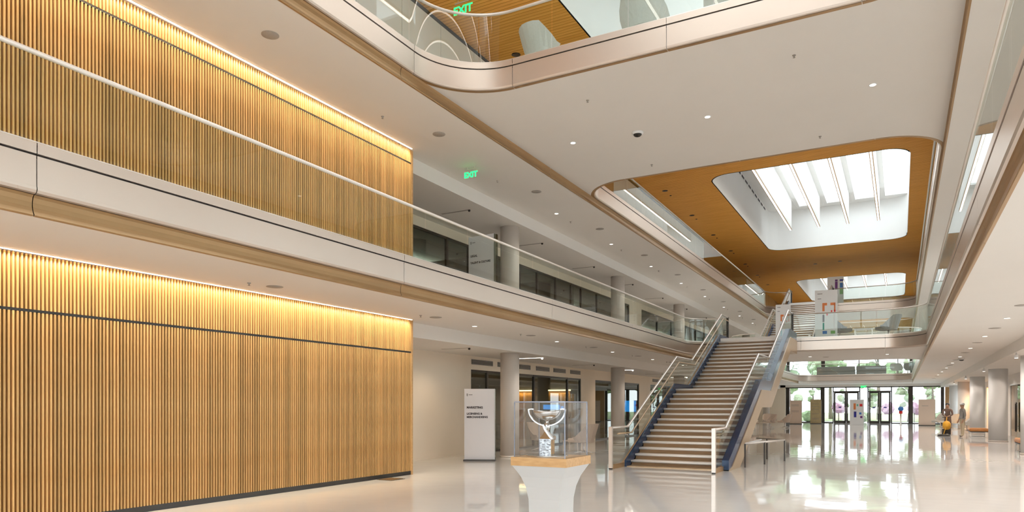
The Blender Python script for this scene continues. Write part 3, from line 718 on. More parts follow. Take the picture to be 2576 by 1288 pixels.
for i, (x, y, z, lb) in enumerate(((-5.26, 15.58, B3, 'dark dome security camera under the overhead bridge'), (2.29, 35.8, C1, 'dark dome security camera in the ground floor right ceiling'))):
    t = thing('dome_camera', lb, 'security camera', (x, y, z), group='dome cameras')
    MB().lathe([(0.13, 0.0), (0.13, -0.03), (0.105, -0.05)], n=28).build('housing', 'white_sat', t)
    MB().lathe([(0.098, -0.045), (0.088, -0.07), (0.066, -0.09), (0.035, -0.102), (0.004, -0.106)], n=24).build('dome', 'black', t)
    MB().lathe([(0.045, -0.05), (0.045, -0.092)], (0.03, -0.03, 0), 12).build('lens', 'dark_frame', t)
# slots with a spot at the end in the lowered ceilings
for k in range(7):
    y = 17.35 + 4.75 * k
    for z, wd, grp, on in ((K1, 'ground floor', 'ground floor slot lights', k in (1, 3, 5)), (K2, 'second floor', 'second floor slot lights', False)):
        t = thing('slot_light', ('lit ' if on else 'dark ') + f'ceiling slot with end spot, {wd} left, {ORD[k]} from the near end', 'slot light', (-11.3, y, z), group=grp + (' lit' if on else ''))
        MB().box((-0.55, -0.035, -0.006), (0.42, 0.035, 0.0)).build('slot', 'lamp_on' if on else 'speaker_grey', t)
        MB().lathe([(0.035, 0.0), (0.035, -0.04), (0.022, -0.055)], (0.40, 0, 0), 14).build('spot_head', 'lamp_on' if on else 'dark_frame', t)
    spot('slot_lamp', (-11.4, y, K1 - 0.1), 26, WARM, 140)
    spot('slot_lamp', (-11.4, y, K2 - 0.1), 8, NEUT, 140)
for k in range(12):  # unseen fill spots without fixtures, added to brighten the right side
    spot('right_fill', (4.3, 1 + 5.5 * k, K1 - 0.05), 70 if k < 5 else 45, NEUT, 150)
for i, y in enumerate((28.4, 38.3, 48.1, 57.9)):
    spot('track_lamp', (3.0, y - 1.2, K1 - 0.25), 100, (1, 0.85, 0.73), 165, 0.3)
    t = thing('track_spot', ['bright spotlight near the right edge above the columns', 'bright spotlight second along the right columns', 'bright spotlight third along the right columns', 'bright spotlight farthest along the right columns'][i], 'spotlight', (3.2, y - 1.2, K1), group='right track spots')
    MB().lathe([(0.02, 0), (0.02, -0.06), (0.06, -0.07), (0.06, -0.16), (0.05, -0.165)], n=14).build('body', 'white_sat', t)
    MB().lathe([(0.048, -0.164), (0.045, -0.17)], n=14).build('lens', 'lamp_on', t)

# ------------------------------------------------------------------ exit signs
def exit_sign(x, y, z, rz, label, drop, s=1.0):
    t = thing('exit_sign', label, 'exit sign', (x, y, z), rz, group='green exit signs')
    MB().box((-0.17 * s, -0.012, -0.02 - drop), (0.17 * s, 0.012, -drop)).build('top_rail', 'steel', t)
    MB().box((-0.16 * s, -0.004, -0.24 * s - drop), (0.16 * s, 0.004, -0.02 - drop)).build('acrylic_plate', 'case_glass', t)
    for sx in (-0.1, 0.1): MB().box((sx * s - 0.006, -0.006, -drop), (sx * s + 0.006, 0.006, 0)).build('hanger', 'steel', t)
    lettering('letters', 'EXIT', 0.19 * s, 'exit_green', t, (0, -0.008, -0.205 * s - drop), bold=0.008, align='CENTER')
exit_sign(-9.50, 15.2, C2, 0.0, 'green EXIT sign hanging from the second floor left ceiling', 0.05, 1.0)
exit_sign(-9.35, 14.6, ZW, 0.0, 'green EXIT sign high under the wood ceiling behind curved glass', 0.16, 1.4)
exit_sign(-3.0, YE - 0.5, C1, 0.0, 'small green EXIT sign over the entrance doors', 0.06, 1.25)

# ------------------------------------------------------------------ stairs
RISE, RUN, NR = 4.35 / 28, 0.335, 28
def make_stair(dy, dz, word):
    y0 = 18.42
    root = thing('staircase', f'{word} of pale treads and champagne stringers with glass sides', 'staircase', (0, dy, dz), group='open staircases')
    yk = [y0 + (k - 1) * RUN for k in range(1, 15)] + [y0 + 6.51 + (k - 15) * RUN for k in range(15, 28)]
    tread = MB().box((-6.40, -0.0, -0.06), (-3.92, 0.37, 0.0)).mesh('tread'); tread.materials.append(M['tread_stone'])
    riser = MB().box((-6.40, 0.0, -RISE), (-3.92, 0.02, -0.06)).mesh('riser'); riser.materials.append(M['riser_brown'])
    nose = MB().tube([(-6.40, 0.0, -0.03), (-3.92, 0.0, -0.03)], 0.03, 10).mesh('nosing'); nose.materials.append(M['tread_stone'])
    for k in range(1, 28):
        tr = put('tread', tread, root, (0, yk[k - 1], k * RISE)); put('nosing', nose, tr)
        put('riser', riser, root, (0, yk[k - 1] + 0.045, k * RISE))
    yl0, yl1 = yk[13], yk[14]
    MB().box((-6.40, yl0 + 0.2, 14 * RISE - 0.16), (-3.92, yl1 + 0.1, 14 * RISE - 0.001)).build('landing', 'paint', root)
    yt = yk[-1] + RUN
    MB().box((-6.40, yt, F2 - 0.16), (-3.92, YA2 + 0.1, F2)).build('top_platform', 'paint', root)
    MB().box((-6.40, yt + 0.045, F2 - RISE), (-3.92, yt + 0.065, F2 - 0.16)).build('riser', 'bronze', root)
    # nose line
    def line(off): # polyline of the stair slope offset vertically
        return [(y0 - 0.35, -0.0 + off), (y0, RISE + off), (yl0, 14 * RISE + off), (yl1 - RUN, 14 * RISE + off), (yt, F2 + off), (YA2, F2 + off)]
    def plate(x0, x1, lo, hi, name, material):
        a = line(lo); b = line(hi)
        b2 = [(p[0], max(0.02, p[1])) for p in b]; a2 = [(p[0], max(0.0, p[1])) for p in a]
        # clip the lower line at the floor
        out = []
        for i in range(len(a) - 1):
            (ya, za), (yb, zb) = a[i], a[i + 1]
            if za < 0 and zb > 0:
                out.append((ya + (yb - ya) * (-za) / (zb - za), 0.0))
            elif za >= 0: out.append((ya, za))
        out.append(a[-1])
        poly = [b2[0]] + b2[1:] + out[::-1]
        if out[0][0] > b2[0][0] + 1e-3: poly.append((b2[0][0], 0.0))
        mb = MB(); n = len(poly)
        mb.prism(poly, 'x', x0, x1); return mb.build(name, material, root)
    plate(-6.46, -6.41, -0.12, 0.17, 'stringer', 'navy')
    plate(-6.56, -6.465, -0.55, 0.10, 'stringer_cladding', 'champagne_gold')
    plate(-3.91, -3.74, -0.06, 0.26, 'stringer', 'navy')
    plate(-3.91, -3.72, -0.60, -0.062, 'stringer_cladding', 'champagne_gold')
    plate(-6.40, -3.92, -0.60, -0.30, 'soffit_panel', 'champagne_gold')
    # rails
    R = [(17.15, 1.06), (18.43, 1.06), (23.2, 3.24), (25.2, 3.25), (29.9, 5.40), (YA2 - 0.05, 5.40)]
    N = [(17.40, 0.90), (18.50, 0.90), (23.2, 3.06), (25.25, 3.07), (29.9, 5.22), (YA2 - 0.3, 5.22)]
    for side, x in (('left', -6.50), ('right', -3.90)):
        g = -1 if side == 'left' else 1
        MB().tube([(x, y, z) for y, z in R], 0.038, 10, flat=0.75).build('handrail', 'steel', root)
        xi = x - g * 0.09
        MB().tube([(xi, y, z) for y, z in N], 0.021, 8).build('grab_rail', 'champagne_gold', root)
        for yb in (18.2, 20.8, 24.2, 27.4):
            zz = None
            for i in range(len(N) - 1):
                if N[i][0] <= yb <= N[i + 1][0]: zz = N[i][1] + (N[i + 1][1] - N[i][1]) * (yb - N[i][0]) / (N[i + 1][0] - N[i][0])
            MB().tube([(x, yb, zz - 0.03), (xi, yb, zz - 0.06), (xi, yb, zz - 0.015)], 0.008, 6).build('rail_bracket', 'steel', root)
        MB().box((x - 0.045, 17.10, 0.03), (x + 0.045, 17.18, 1.08)).build('newel_post', 'steel', root)
        MB().box((x - 0.04, 17.11, 0.0), (x + 0.04, 17.17, 0.03)).build('post_foot', 'black', root)
        MB().box((x - 0.03, 17.18, 0.0), (x + 0.03, y0 - 0.1, 0.11)).build('kick_rail', 'bronze', root)
        MB().box((x - 0.045, YA2 - 0.10, F2 - 0.5), (x + 0.045, YA2 - 0.02, 5.42)).build('end_post', 'dark_frame', root)
        # glass, one pane per bay
        def rz(y):
            for i in range(len(R) - 1):
                if R[i][0] <= y <= R[i + 1][0]: return R[i][1] + (R[i + 1][1] - R[i][1]) * (y - R[i][0]) / (R[i + 1][0] - R[i][0])
            return R[-1][1]
        LL = [(17.15, 0.10)] + [(p[0], max(0.1, p[1])) for p in line(0.16)]
        def lz(y):
            for i in range(len(LL) - 1):
                if LL[i][0] <= y <= LL[i + 1][0]: return LL[i][1] + (LL[i + 1][1] - LL[i][1]) * (y - LL[i][0]) / max(1e-6, LL[i + 1][0] - LL[i][0])
            return LL[-1][1]
        bays = [17.2, 18.9, 20.5, 22.0, 23.5, 25.1, 26.7, 28.3, 29.9, YA2 - 0.12]
        brk = sorted([p[0] for p in R] + [p[0] for p in LL])
        for a, b in zip(bays[:-1], bays[1:]):
            ys = [a + 0.01] + [q for q in brk if a + 0.03 < q < b - 0.03] + [b - 0.01]
            poly = [(y, rz(y) - 0.05) for y in ys] + [(y, lz(y)) for y in ys[::-1]]
            MB().prism(poly, 'x', x - 0.006, x + 0.006).build('glass_panel', 'rail_glass', root)
    return root
make_stair(0, 0, 'grand stair from the lobby floor')
make_stair(YB3b - YA2, 4.0, 'upper stair from the second floor bridge')

# ------------------------------------------------------------------ trophy on its stand
t = thing('display_pedestal', 'flared white pedestal with a square oak top holding the trophy case', 'pedestal', (-3.89, 8.15, 0))
prof = [(0.30, 0.0), (0.285, 0.02), (0.235, 0.12), (0.21, 0.28), (0.215, 0.45), (0.24, 0.60), (0.285, 0.73), (0.335, 0.82), (0.362, 0.865), (0.366, 0.877)]
mb = MB(); vs = []; fs = []
for h, z in prof: vs += [(-h, -h, z), (h, -h, z), (h, h, z), (-h, h, z)]
for i in range(len(prof) - 1):
    for k in range(4): fs.append((i * 4 + k, i * 4 + (k + 1) % 4, (i + 1) * 4 + (k + 1) % 4, (i + 1) * 4 + k))
fs += [(3, 2, 1, 0), tuple(len(vs) - 4 + k for k in range(4))]
mb.add(vs, fs); mb.build('flared_body', 'pedestal_white', t)
MB().box((-0.38, -0.38, 0.877), (0.38, 0.38, 0.982)).build('oak_top', 'oak', t)
t = thing('display_case', 'clear square glass case over the silver trophy', 'display case', (-3.89, 8.15, 0.982))
h = 0.345
for sx, sy in ((0, -1), (1, 0), (0, 1), (-1, 0)):
    if sx == 0: MB().box((-h, sy * h - 0.004, 0), (h, sy * h + 0.004, 0.68)).build('pane', 'case_glass', t)
    else: MB().box((sx * h - 0.004, -h + 0.006, 0), (sx * h + 0.004, h - 0.006, 0.68)).build('pane', 'case_glass', t)
MB().box((-h - 0.003, -h - 0.003, 0.682), (h + 0.003, h + 0.003, 0.692)).build('top_pane', 'case_glass', t)
m = mat('glass_edge', (0.30, 0.33, 0.42), 0.15, metal=0.3)
for sx in (-1, 1):
    for sy in (-1, 1): MB().box((sx * h - 0.005, sy * h - 0.005, 0), (sx * h + 0.005, sy * h + 0.005, 0.68)).build('corner_edge', 'glass_edge', t)
for k, (a, b) in enumerate((((-h, -h - 0.004, 0.68), (h, -h + 0.004, 0.694)), ((-h, h - 0.004, 0.68), (h, h + 0.004, 0.694)), ((-h - 0.004, -h, 0.68), (-h + 0.004, h, 0.694)), ((h - 0.004, -h, 0.68), (h + 0.004, h, 0.694)))):
    MB().box(a, b).build('top_edge', 'glass_edge', t)
tr = thing('silver_trophy', 'silver bowl trophy with curved handles on an engraved square block', 'trophy', (-3.97, 8.19, 0.982), math.radians(9))
MB().lathe([(0.27, 0.0), (0.27, 0.008), (0.255, 0.014)], n=48).build('plinth_plate', 'trophy_silver', tr)
MB().box((-0.075, -0.075, 0.014), (0.075, 0.075, 0.212)).build('engraved_block', 'trophy_block', tr)
MB().box((0.0755, -0.072, 0.02), (0.079, 0.072, 0.206)).build('gold_plate', 'trophy_gold', tr)
MB().box((-0.081, -0.081, 0.206), (0.081, 0.081, 0.218)).build('block_lid', 'trophy_block', tr)
mb = MB(); mb.add([(-0.078, -0.078, 0.218), (0.078, -0.078, 0.218), (0.078, 0.078, 0.218), (-0.078, 0.078, 0.218), (-0.012, -0.02, 0.325), (0.012, -0.02, 0.325), (0.012, 0.02, 0.325), (-0.012, 0.02, 0.325)], [(3, 2, 1, 0), (4, 5, 6, 7), (0, 1, 5, 4), (1, 2, 6, 5), (2, 3, 7, 6), (3, 0, 4, 7)]); mb.build('pyramid_shoulder', 'trophy_silver', tr)
def ribbon(mb, pts, wd, th):
    """flat band through pts (x,z) with width wd along y"""
    n = len(pts); vs = []
    for i, (x, z) in enumerate(pts):
        a = pts[max(0, i - 1)]; b = pts[min(n - 1, i + 1)]; dx, dz = b[0] - a[0], b[1] - a[1]; L = math.hypot(dx, dz); nx, nz = -dz / L, dx / L
        w_ = wd[i] if isinstance(wd, list) else wd
        for sx, sy in ((-1, -1), (1, -1), (1, 1), (-1, 1)): vs.append((x + nx * th / 2 * sx, sy * w_ / 2, z + nz * th / 2 * sx))
    fs = [(i * 4 + k, i * 4 + (k + 1) % 4, (i + 1) * 4 + (k + 1) % 4, (i + 1) * 4 + k) for i in range(n - 1) for k in range(4)] + [(3, 2, 1, 0), tuple(4 * (n - 1) + k for k in range(4))]
    mb.add(vs, fs); return mb
mb = MB(); ribbon(mb, [(-0.035, 0.40), (-0.01, 0.345), (0.03, 0.29), (0.075, 0.236), (0.10, 0.222)], [0.03, 0.05, 0.065, 0.085, 0.09], 0.022); o = mb.build('twisted_ribbon', 'trophy_silver', tr); o.location = (0, -0.055, 0)
MB().lathe([(0.012, 0.30), (0.03, 0.335), (0.042, 0.375), (0.036, 0.405), (0.020, 0.425), (0.024, 0.45), (0.05, 0.475)], n=24).build('stem', 'trophy_silver', tr)
# bowl: a shallow boat, wide in x
mb = MB(); vs = []; fs = []; NA, NRr = 36, 8
for j in range(NRr + 1):
    s_ = j / NRr
    for k in range(NA):
        a = 2 * PI * k / NA; rx = 0.185 * math.sin(s_ * PI / 2); ry = 0.12 * math.sin(s_ * PI / 2)
        vs.append((rx * math.cos(a), ry * math.sin(a), 0.452 + 0.125 * (1 - math.cos(s_ * PI / 2)) + 0.012 * s_ * math.cos(2 * a)))
for j in range(NRr):
    for k in range(NA): fs.append((j * NA + k, j * NA + (k + 1) % NA, (j + 1) * NA + (k + 1) % NA, (j + 1) * NA + k))
mb.add(vs, fs, True); bowl = mb.build('bowl', 'trophy_silver', tr)
so = bowl.modifiers.new('thickness', 'SOLIDIFY'); so.thickness = 0.006
mb = MB(); ribbon(mb, [(0.245 * math.cos(a), 0.595 + 0.21 * math.sin(a)) for a in [PI + PI * k / 24 for k in range(25)]], 0.035, 0.014); mb.build('handle_arc', 'trophy_silver', tr)
for sx in (-1, 1):
    mb = MB(); ribbon(mb, [(sx * 0.245, 0.592), (sx * 0.21, 0.598), (sx * 0.178, 0.594)], 0.035, 0.014); mb.build('handle_tip', 'trophy_silver', tr)

# ------------------------------------------------------------------ signs
def totem(x, y, z, rz, lines, label, wd=0.9, ht=2.12, body='sign_white', small=True, group='free standing sign boards'):
    t = thing('sign_totem', label, 'sign', (x, y, z), rz, group)
    MB().box((-wd / 2, -0.03, 0.05), (wd / 2, 0.03, ht)).build('panel', body, t)
    MB().box((wd / 2, -0.05, 0.02), (wd / 2 + 0.012, 0.12, ht - 0.01)).build('side_fin', 'office_glass', t)
    MB().box((-wd / 2 - 0.02, -0.16, 0), (wd / 2 + 0.02, 0.16, 0.05)).build('base_plate', 'dark_frame', t)
    if small:
        MB().box((-wd / 2 + 0.07, -0.033, ht - 0.215), (-wd / 2 + 0.10, -0.03, ht - 0.14)).build('logo', 'grey_ink', t)
        MB().box((-wd / 2 + 0.062, -0.033, ht - 0.155), (-wd / 2 + 0.108, -0.03, ht - 0.145)).build('logo', 'grey_ink', t)
        MB().box((-wd / 2 + 0.13, -0.033, ht - 0.185), (-wd / 2 + 0.24, -0.03, ht - 0.165)).build('logo', 'grey_ink', t)
    for (txt, zz, s_) in lines:
        lettering('lettering', txt, s_, 'ink', t, (-wd / 2 + 0.07, -0.032, zz), bold=0.0035)
    return t
FACE = math.radians(26)
totem(-10.85, 17.85, 0, FACE, [('MARKETING', 1.545, 0.085), ('LICENSING &', 1.365, 0.078), ('MERCHANDISING', 1.265, 0.078)], 'white sign board lettered Marketing on the lobby floor by the column')
totem(-10.50, 17.40, F2, math.radians(-6), [('LEGAL', 1.555, 0.085), ('TALENT & CULTURE', 1.36, 0.078)], 'white sign board lettered Legal behind the second floor glass', wd=0.92, ht=2.14)
# map boards
def map_board(x, y, z, rz, wd, ht, label, cells, head=None):
    t = thing('map_board', label, 'sign', (x, y, z), rz, 'directory map boards')
    MB().box((-wd / 2, -0.035, 0.04), (wd / 2, 0.035, ht)).build('panel', 'white_sat', t)
    MB().box((-wd / 2 - 0.02, -0.14, 0), (wd / 2 + 0.02, 0.14, 0.04)).build('base_plate', 'white_sat', t)
    for (cx, cz, w_, h_, mt) in cells:
        MB().box((cx * wd - w_ * wd / 2, -0.04, cz * ht - h_ * ht / 2), (cx * wd + w_ * wd / 2, -0.035, cz * ht + h_ * ht / 2)).build('colour_block', mt, t)
    return t
cells = [(-0.12, 0.66, 0.10, 0.16, 'p_orange'), (-0.06, 0.72, 0.20, 0.05, 'p_orange'), (0.30, 0.72, 0.22, 0.05, 'p_orange'), (0.38, 0.66, 0.06, 0.14, 'p_orange'), (0.38, 0.585, 0.07, 0.05, 'p_red'), (0.24, 0.57, 0.06, 0.05, 'p_red'), (0.04, 0.52, 0.06, 0.05, 'p_red'),
         (-0.12, 0.44, 0.10, 0.14, 'p_grey'), (-0.12, 0.28, 0.08, 0.14, 'p_teal'), (-0.06, 0.16, 0.20, 0.06, 'p_blue'), (0.30, 0.16, 0.20, 0.06, 'p_green'), (-0.28, 0.93, 0.22, 0.012, 'grey_ink'), (-0.30, 0.83, 0.16, 0.012, 'grey_ink')]
map_board(-2.72, 32.3, F2, math.radians(6), 0.86, 2.1, 'white map board with colour plan at the glass of the stair bridge', cells)
map_board(-4.55, 33.3, F2, math.radians(6), 0.62, 1.75, 'white map board with colour plan half hidden behind the stair top', cells)
cells3 = [(0.05, 0.62, 0.16, 0.42, 'p_purple'), (0.05, 0.87, 0.16, 0.06, 'p_purple'), (0.36, 0.87, 0.2, 0.06, 'p_navy'), (0.36, 0.70, 0.18, 0.16, 'p_blue'), (0.36, 0.5, 0.2, 0.2, 'p_green')]
map_board(-3.85, 52.6, F3, math.radians(5), 1.0, 2.0, 'map board with purple, blue and green columns on the far third floor bridge', cells3)
cellsd = [(-0.15, 0.73, 0.16, 0.24, 'p_orange'), (0.05, 0.78, 0.12, 0.08, 'p_teal'), (0.30, 0.78, 0.20, 0.10, 'p_red'), (-0.12, 0.42, 0.18, 0.22, 'p_navy'), (0.25, 0.46, 0.16, 0.08, 'p_blue'), (0.32, 0.32, 0.16, 0.08, 'p_purple')]
map_board(-3.2, 66.0, 0, 0, 1.06, 2.15, 'white map board with red dot standing before the entrance doors', cellsd)
totem(-8.15, 67.4, 0, 0, [('VISITORS', 1.5, 0.12), ('RECEPTION', 1.15, 0.12)] if False else [], 'beige sign board at the left of the entrance doors', 1.0, 2.1, 'sign_beige', False)
totem(-6.72, 69.6, 0, 0.1, [], 'tan sign board leaning in front of the entrance glass', 0.92, 2.2, 'sign_tan', False)
totem(1.9, 67.2, 0, 0, [], 'beige sign board at the right of the entrance doors', 1.18, 2.15, 'sign_beige', False)
for i, (x, y, zs) in enumerate(((-8.15, 67.4, (1.72, 1.62, 1.2, 1.1)), (-6.72, 69.6, (1.8, 1.55, 1.3, 0.9, 0.5, 0.4)), (1.9, 67.2, (1.62,)))):
    par = [o for o in C.objects if o.type == 'EMPTY' and o.name.startswith('sign_totem') and abs(o.location.x - x) < 0.01][0]
    for z in zs: MB().box((-0.36, -0.034, z - 0.012), (0.10 if len(zs) == 1 else 0.26, -0.03, z + 0.012)).build('text_line', 'grey_ink', par)
# blue topped dispenser post
t = thing('dispenser_post', 'slim dispenser post with a blue ball top by the entrance', 'dispenser', (0.03, 68.7, 0))
MB().lathe([(0.16, 0), (0.16, 0.02), (0.05, 0.05), (0.05, 0.95)], n=18).build('post', 'steel', t)
MB().lathe([(0.13, 0.95), (0.15, 1.12), (0.13, 1.2)], n=18).build('dispenser_body', 'p_red', t)
MB().lathe([(0.14, 1.2), (0.21, 1.3), (0.22, 1.4), (0.15, 1.52), (0.02, 1.56)], n=18).build('ball_top', 'p_blue', t)
# floor grille
gp = thing('floor_grille', 'small dark grille set in the floor at the end of the slat wall', 'grille', (-9.85, 12.45, 0.0))
MB().box((-0.2, -0.24, 0.0), (0.2, 0.24, 0.006)).build('frame', 'dark_frame', gp)
for k in range(6): MB().box((-0.18 + 0.06 * k, -0.22, 0.006), (-0.15 + 0.06 * k, 0.22, 0.012)).build('bar', 'bronze', gp)
# low guard frame beside the stair
t = thing('guard_rail', 'low U shaped metal guard frame on the floor under the stair', 'guard rail', (0, 0, 0))
GZ = 0.62
MB().tube([(-3.60, 21.9, GZ), (-3.55, 19.35, GZ), (-2.92, 22.3, GZ), (-3.75, 22.9, GZ)][0:1] + [(-3.58, 19.3, GZ), (-2.98, 22.1, GZ), (-3.9, 22.9, GZ)], 0.022, 8).build('top_rail', 'steel', t)
for x, y in ((-3.58, 19.3), (-3.3, 20.6), (-2.98, 22.1), (-3.55, 22.6)):
    MB().box((x - 0.02, y - 0.02, 0), (x + 0.02, y + 0.02, GZ)).build('leg', 'dark_frame', t)

# ------------------------------------------------------------------ seating
def lounge_chair(x, y, z, rz, label, group, fabric='fabric_grey', s=1.0):
    t = thing('lounge_chair', label, 'chair', (x, y, z), rz, group); t.scale = (s, s, s)
    # shell wrapping the back: back towards +y
    N = 14; th = 0.05; rings = []
    for k in range(N + 1):
        a = math.radians(-112 + 224 * k / N); f = abs(a) / math.radians(112)
        top = 0.86 - 0.02 * f if f < 0.42 else 0.85 - 0.36 * min(1, (f - 0.42) / 0.45) ** 0.9
        ca, sa = math.sin(a), math.cos(a)
        def pt(r, zz, lean): return (ca * r * 1.02, sa * (r * 0.9 + lean) , zz)
        rings.append([pt(0.30, 0.34, 0.0), pt(0.43, top, 0.05 * (1 - f)), pt(0.43 - th, top, 0.05 * (1 - f)), pt(0.30 - th, 0.36, 0.0)])
    mb = MB(); vs = [v for r in rings for v in r]; fs = []
    for i in range(N):
        for j in range(4): fs.append((i * 4 + j, i * 4 + (j + 1) % 4, (i + 1) * 4 + (j + 1) % 4, (i + 1) * 4 + j))
    fs += [(0, 1, 2, 3), tuple(4 * N + j for j in range(4))]
    mb.add(vs, fs, False); mb.build('shell', fabric, t)
    mb = MB(); pl = [(-0.30, -0.36), (0.30, -0.36), (0.34, -0.1), (0.30, 0.14), (0.15, 0.25), (-0.15, 0.25), (-0.30, 0.14), (-0.34, -0.1)]
    mb.prism(pl, 'z', 0.33, 0.45); so_ = mb.build('seat_cushion', fabric, t)
    bv = so_.modifiers.new('bevel', 'BEVEL'); bv.width = 0.03; bv.segments = 2
    MB().lathe([(0.03, 0.05), (0.03, 0.33)], n=10).build('pedestal', 'steel', t)
    for k in range(4):
        a = PI / 4 + k * PI / 2
        MB().tube([(0, 0, 0.10), (0.28 * math.cos(a), 0.28 * math.sin(a), 0.03)], [0.02, 0.014], 6).build('leg', 'steel', t)
        
    return t
def low_table(x, y, z, label, w_=0.5, ht=0.42, material='white_sat'):
    t = thing('side_table', label, 'table', (x, y, z))
    MB().box((-w_ / 2, -w_ / 2, ht - 0.03), (w_ / 2, w_ / 2, ht)).build('table_top', material, t)
    for sx in (-1, 1):
        for sy in (-1, 1): MB().box((sx * (w_ / 2 - 0.03) - 0.012, sy * (w_ / 2 - 0.03) - 0.012, 0), (sx * (w_ / 2 - 0.03) + 0.012, sy * (w_ / 2 - 0.03) + 0.012, ht - 0.03)).build('leg', 'steel', t)
    return t
g = 'lounge chairs on the second floor stair bridge'
lounge_chair(-2.25, 33.0, F2, math.radians(110), 'grey lounge chair beside the map board on the stair bridge', g, s=1.15)
lounge_chair(-0.42, 33.0, F2, math.radians(-110), 'grey lounge chair near the curved end of the stair bridge', g, s=1.15)
low_table(-1.35, 33.2, F2, 'small table between the two grey chairs on the stair bridge', 0.7, 0.5)
g = 'lounge chairs on the overhead third floor bridge'
lounge_chair(-6.45, 13.05, F3, math.radians(150), 'pale lounge chair behind curved glass at the left of the overhead bridge', g, 'fabric_light', 1.1)
lounge_chair(-4.25, 13.0, F3, math.radians(175), 'pale lounge chair seen from behind in the middle of the overhead bridge', g, 'fabric_light', 1.1)
lounge_chair(-2.7, 13.2, F3, math.radians(-170), 'pale lounge chair at the right of the overhead bridge', g, 'fabric_light', 1.1)
g = 'lounge chairs by the grand stair'
lounge_chair(-9.30, 22.0, 0, math.radians(-95), 'beige lounge chair left of the stair newel post', g, 'fabric_beige', 1.2)
lounge_chair(-11.35, 22.9, 0, math.radians(80), 'beige lounge chair behind the trophy case', g, 'fabric_beige', 1.2)
low_table(-10.2, 23.2, 0, 'small low table between the beige chairs by the stair', 0.6, 0.4, 'fabric_beige')
g = 'beige chairs left of the entrance'
for i, (x, y, r) in enumerate(((-8.9, 50.0, 40), (-9.6, 52.2, 100), (-8.2, 53.5, -60), (-8.6, 56.0, 20), (-7.4, 55.0, -100))):
    lounge_chair(x, y, 0, math.radians(r), ['beige chair nearest the stair in the far left group', 'second beige chair of the far left group', 'beige chair at the middle of the far left group', 'beige chair at the back of the far left group', 'beige chair with curved back at the right of the far left group'][i], g, 'fabric_beige', 1.2)
low_table(-8.4, 51.6, 0, 'low table among the far left beige chairs', 0.8, 0.45, 'fabric_beige')
g = 'pale chairs right of the entrance'
for i, (x, y, r) in enumerate(((2.55, 60.0, -60), (3.1, 57.5, -120), (2.9, 62.5, -20), (3.6, 52.0, -90))):
    lounge_chair(x, y, 0, math.radians(r), ['pale chair left of the far right seating group', 'pale chair in the middle of the far right group', 'pale chair at the back of the far right group', 'pale chair behind the two people'][i], g, 'fabric_light', 1.25)
def ottoman(x, y, rz, label):
    t = thing('bench', label, 'bench', (x, y, 0), rz, 'leather benches by the right columns')
    o = MB().box((-0.75, -0.42, 0.30), (0.75, 0.42, 0.46)).build('cushion', 'leather', t)
    bv = o.modifiers.new('bevel', 'BEVEL'); bv.width = 0.06; bv.segments = 3
    MB().box((-0.72, -0.40, 0.27), (0.72, 0.40, 0.30)).build('frame', 'black', t)
    for sx in (-1, 1):
        for sy in (-1, 1): MB().box((sx * 0.68 - 0.015, sy * 0.36 - 0.015, 0), (sx * 0.68 + 0.015, sy * 0.36 + 0.015, 0.27)).build('leg', 'steel', t)
        MB().box((sx * 0.68 - 0.015, -0.36, 0.0), (sx * 0.68 + 0.015, 0.36, 0.02)).build('runner', 'steel', t)
ottoman(3.55, 44.2, PI / 2, 'tawny leather bench between the second and third right columns')
ottoman(4.05, 30.75, PI / 2, 'tawny leather bench at the right edge beside the nearest column')

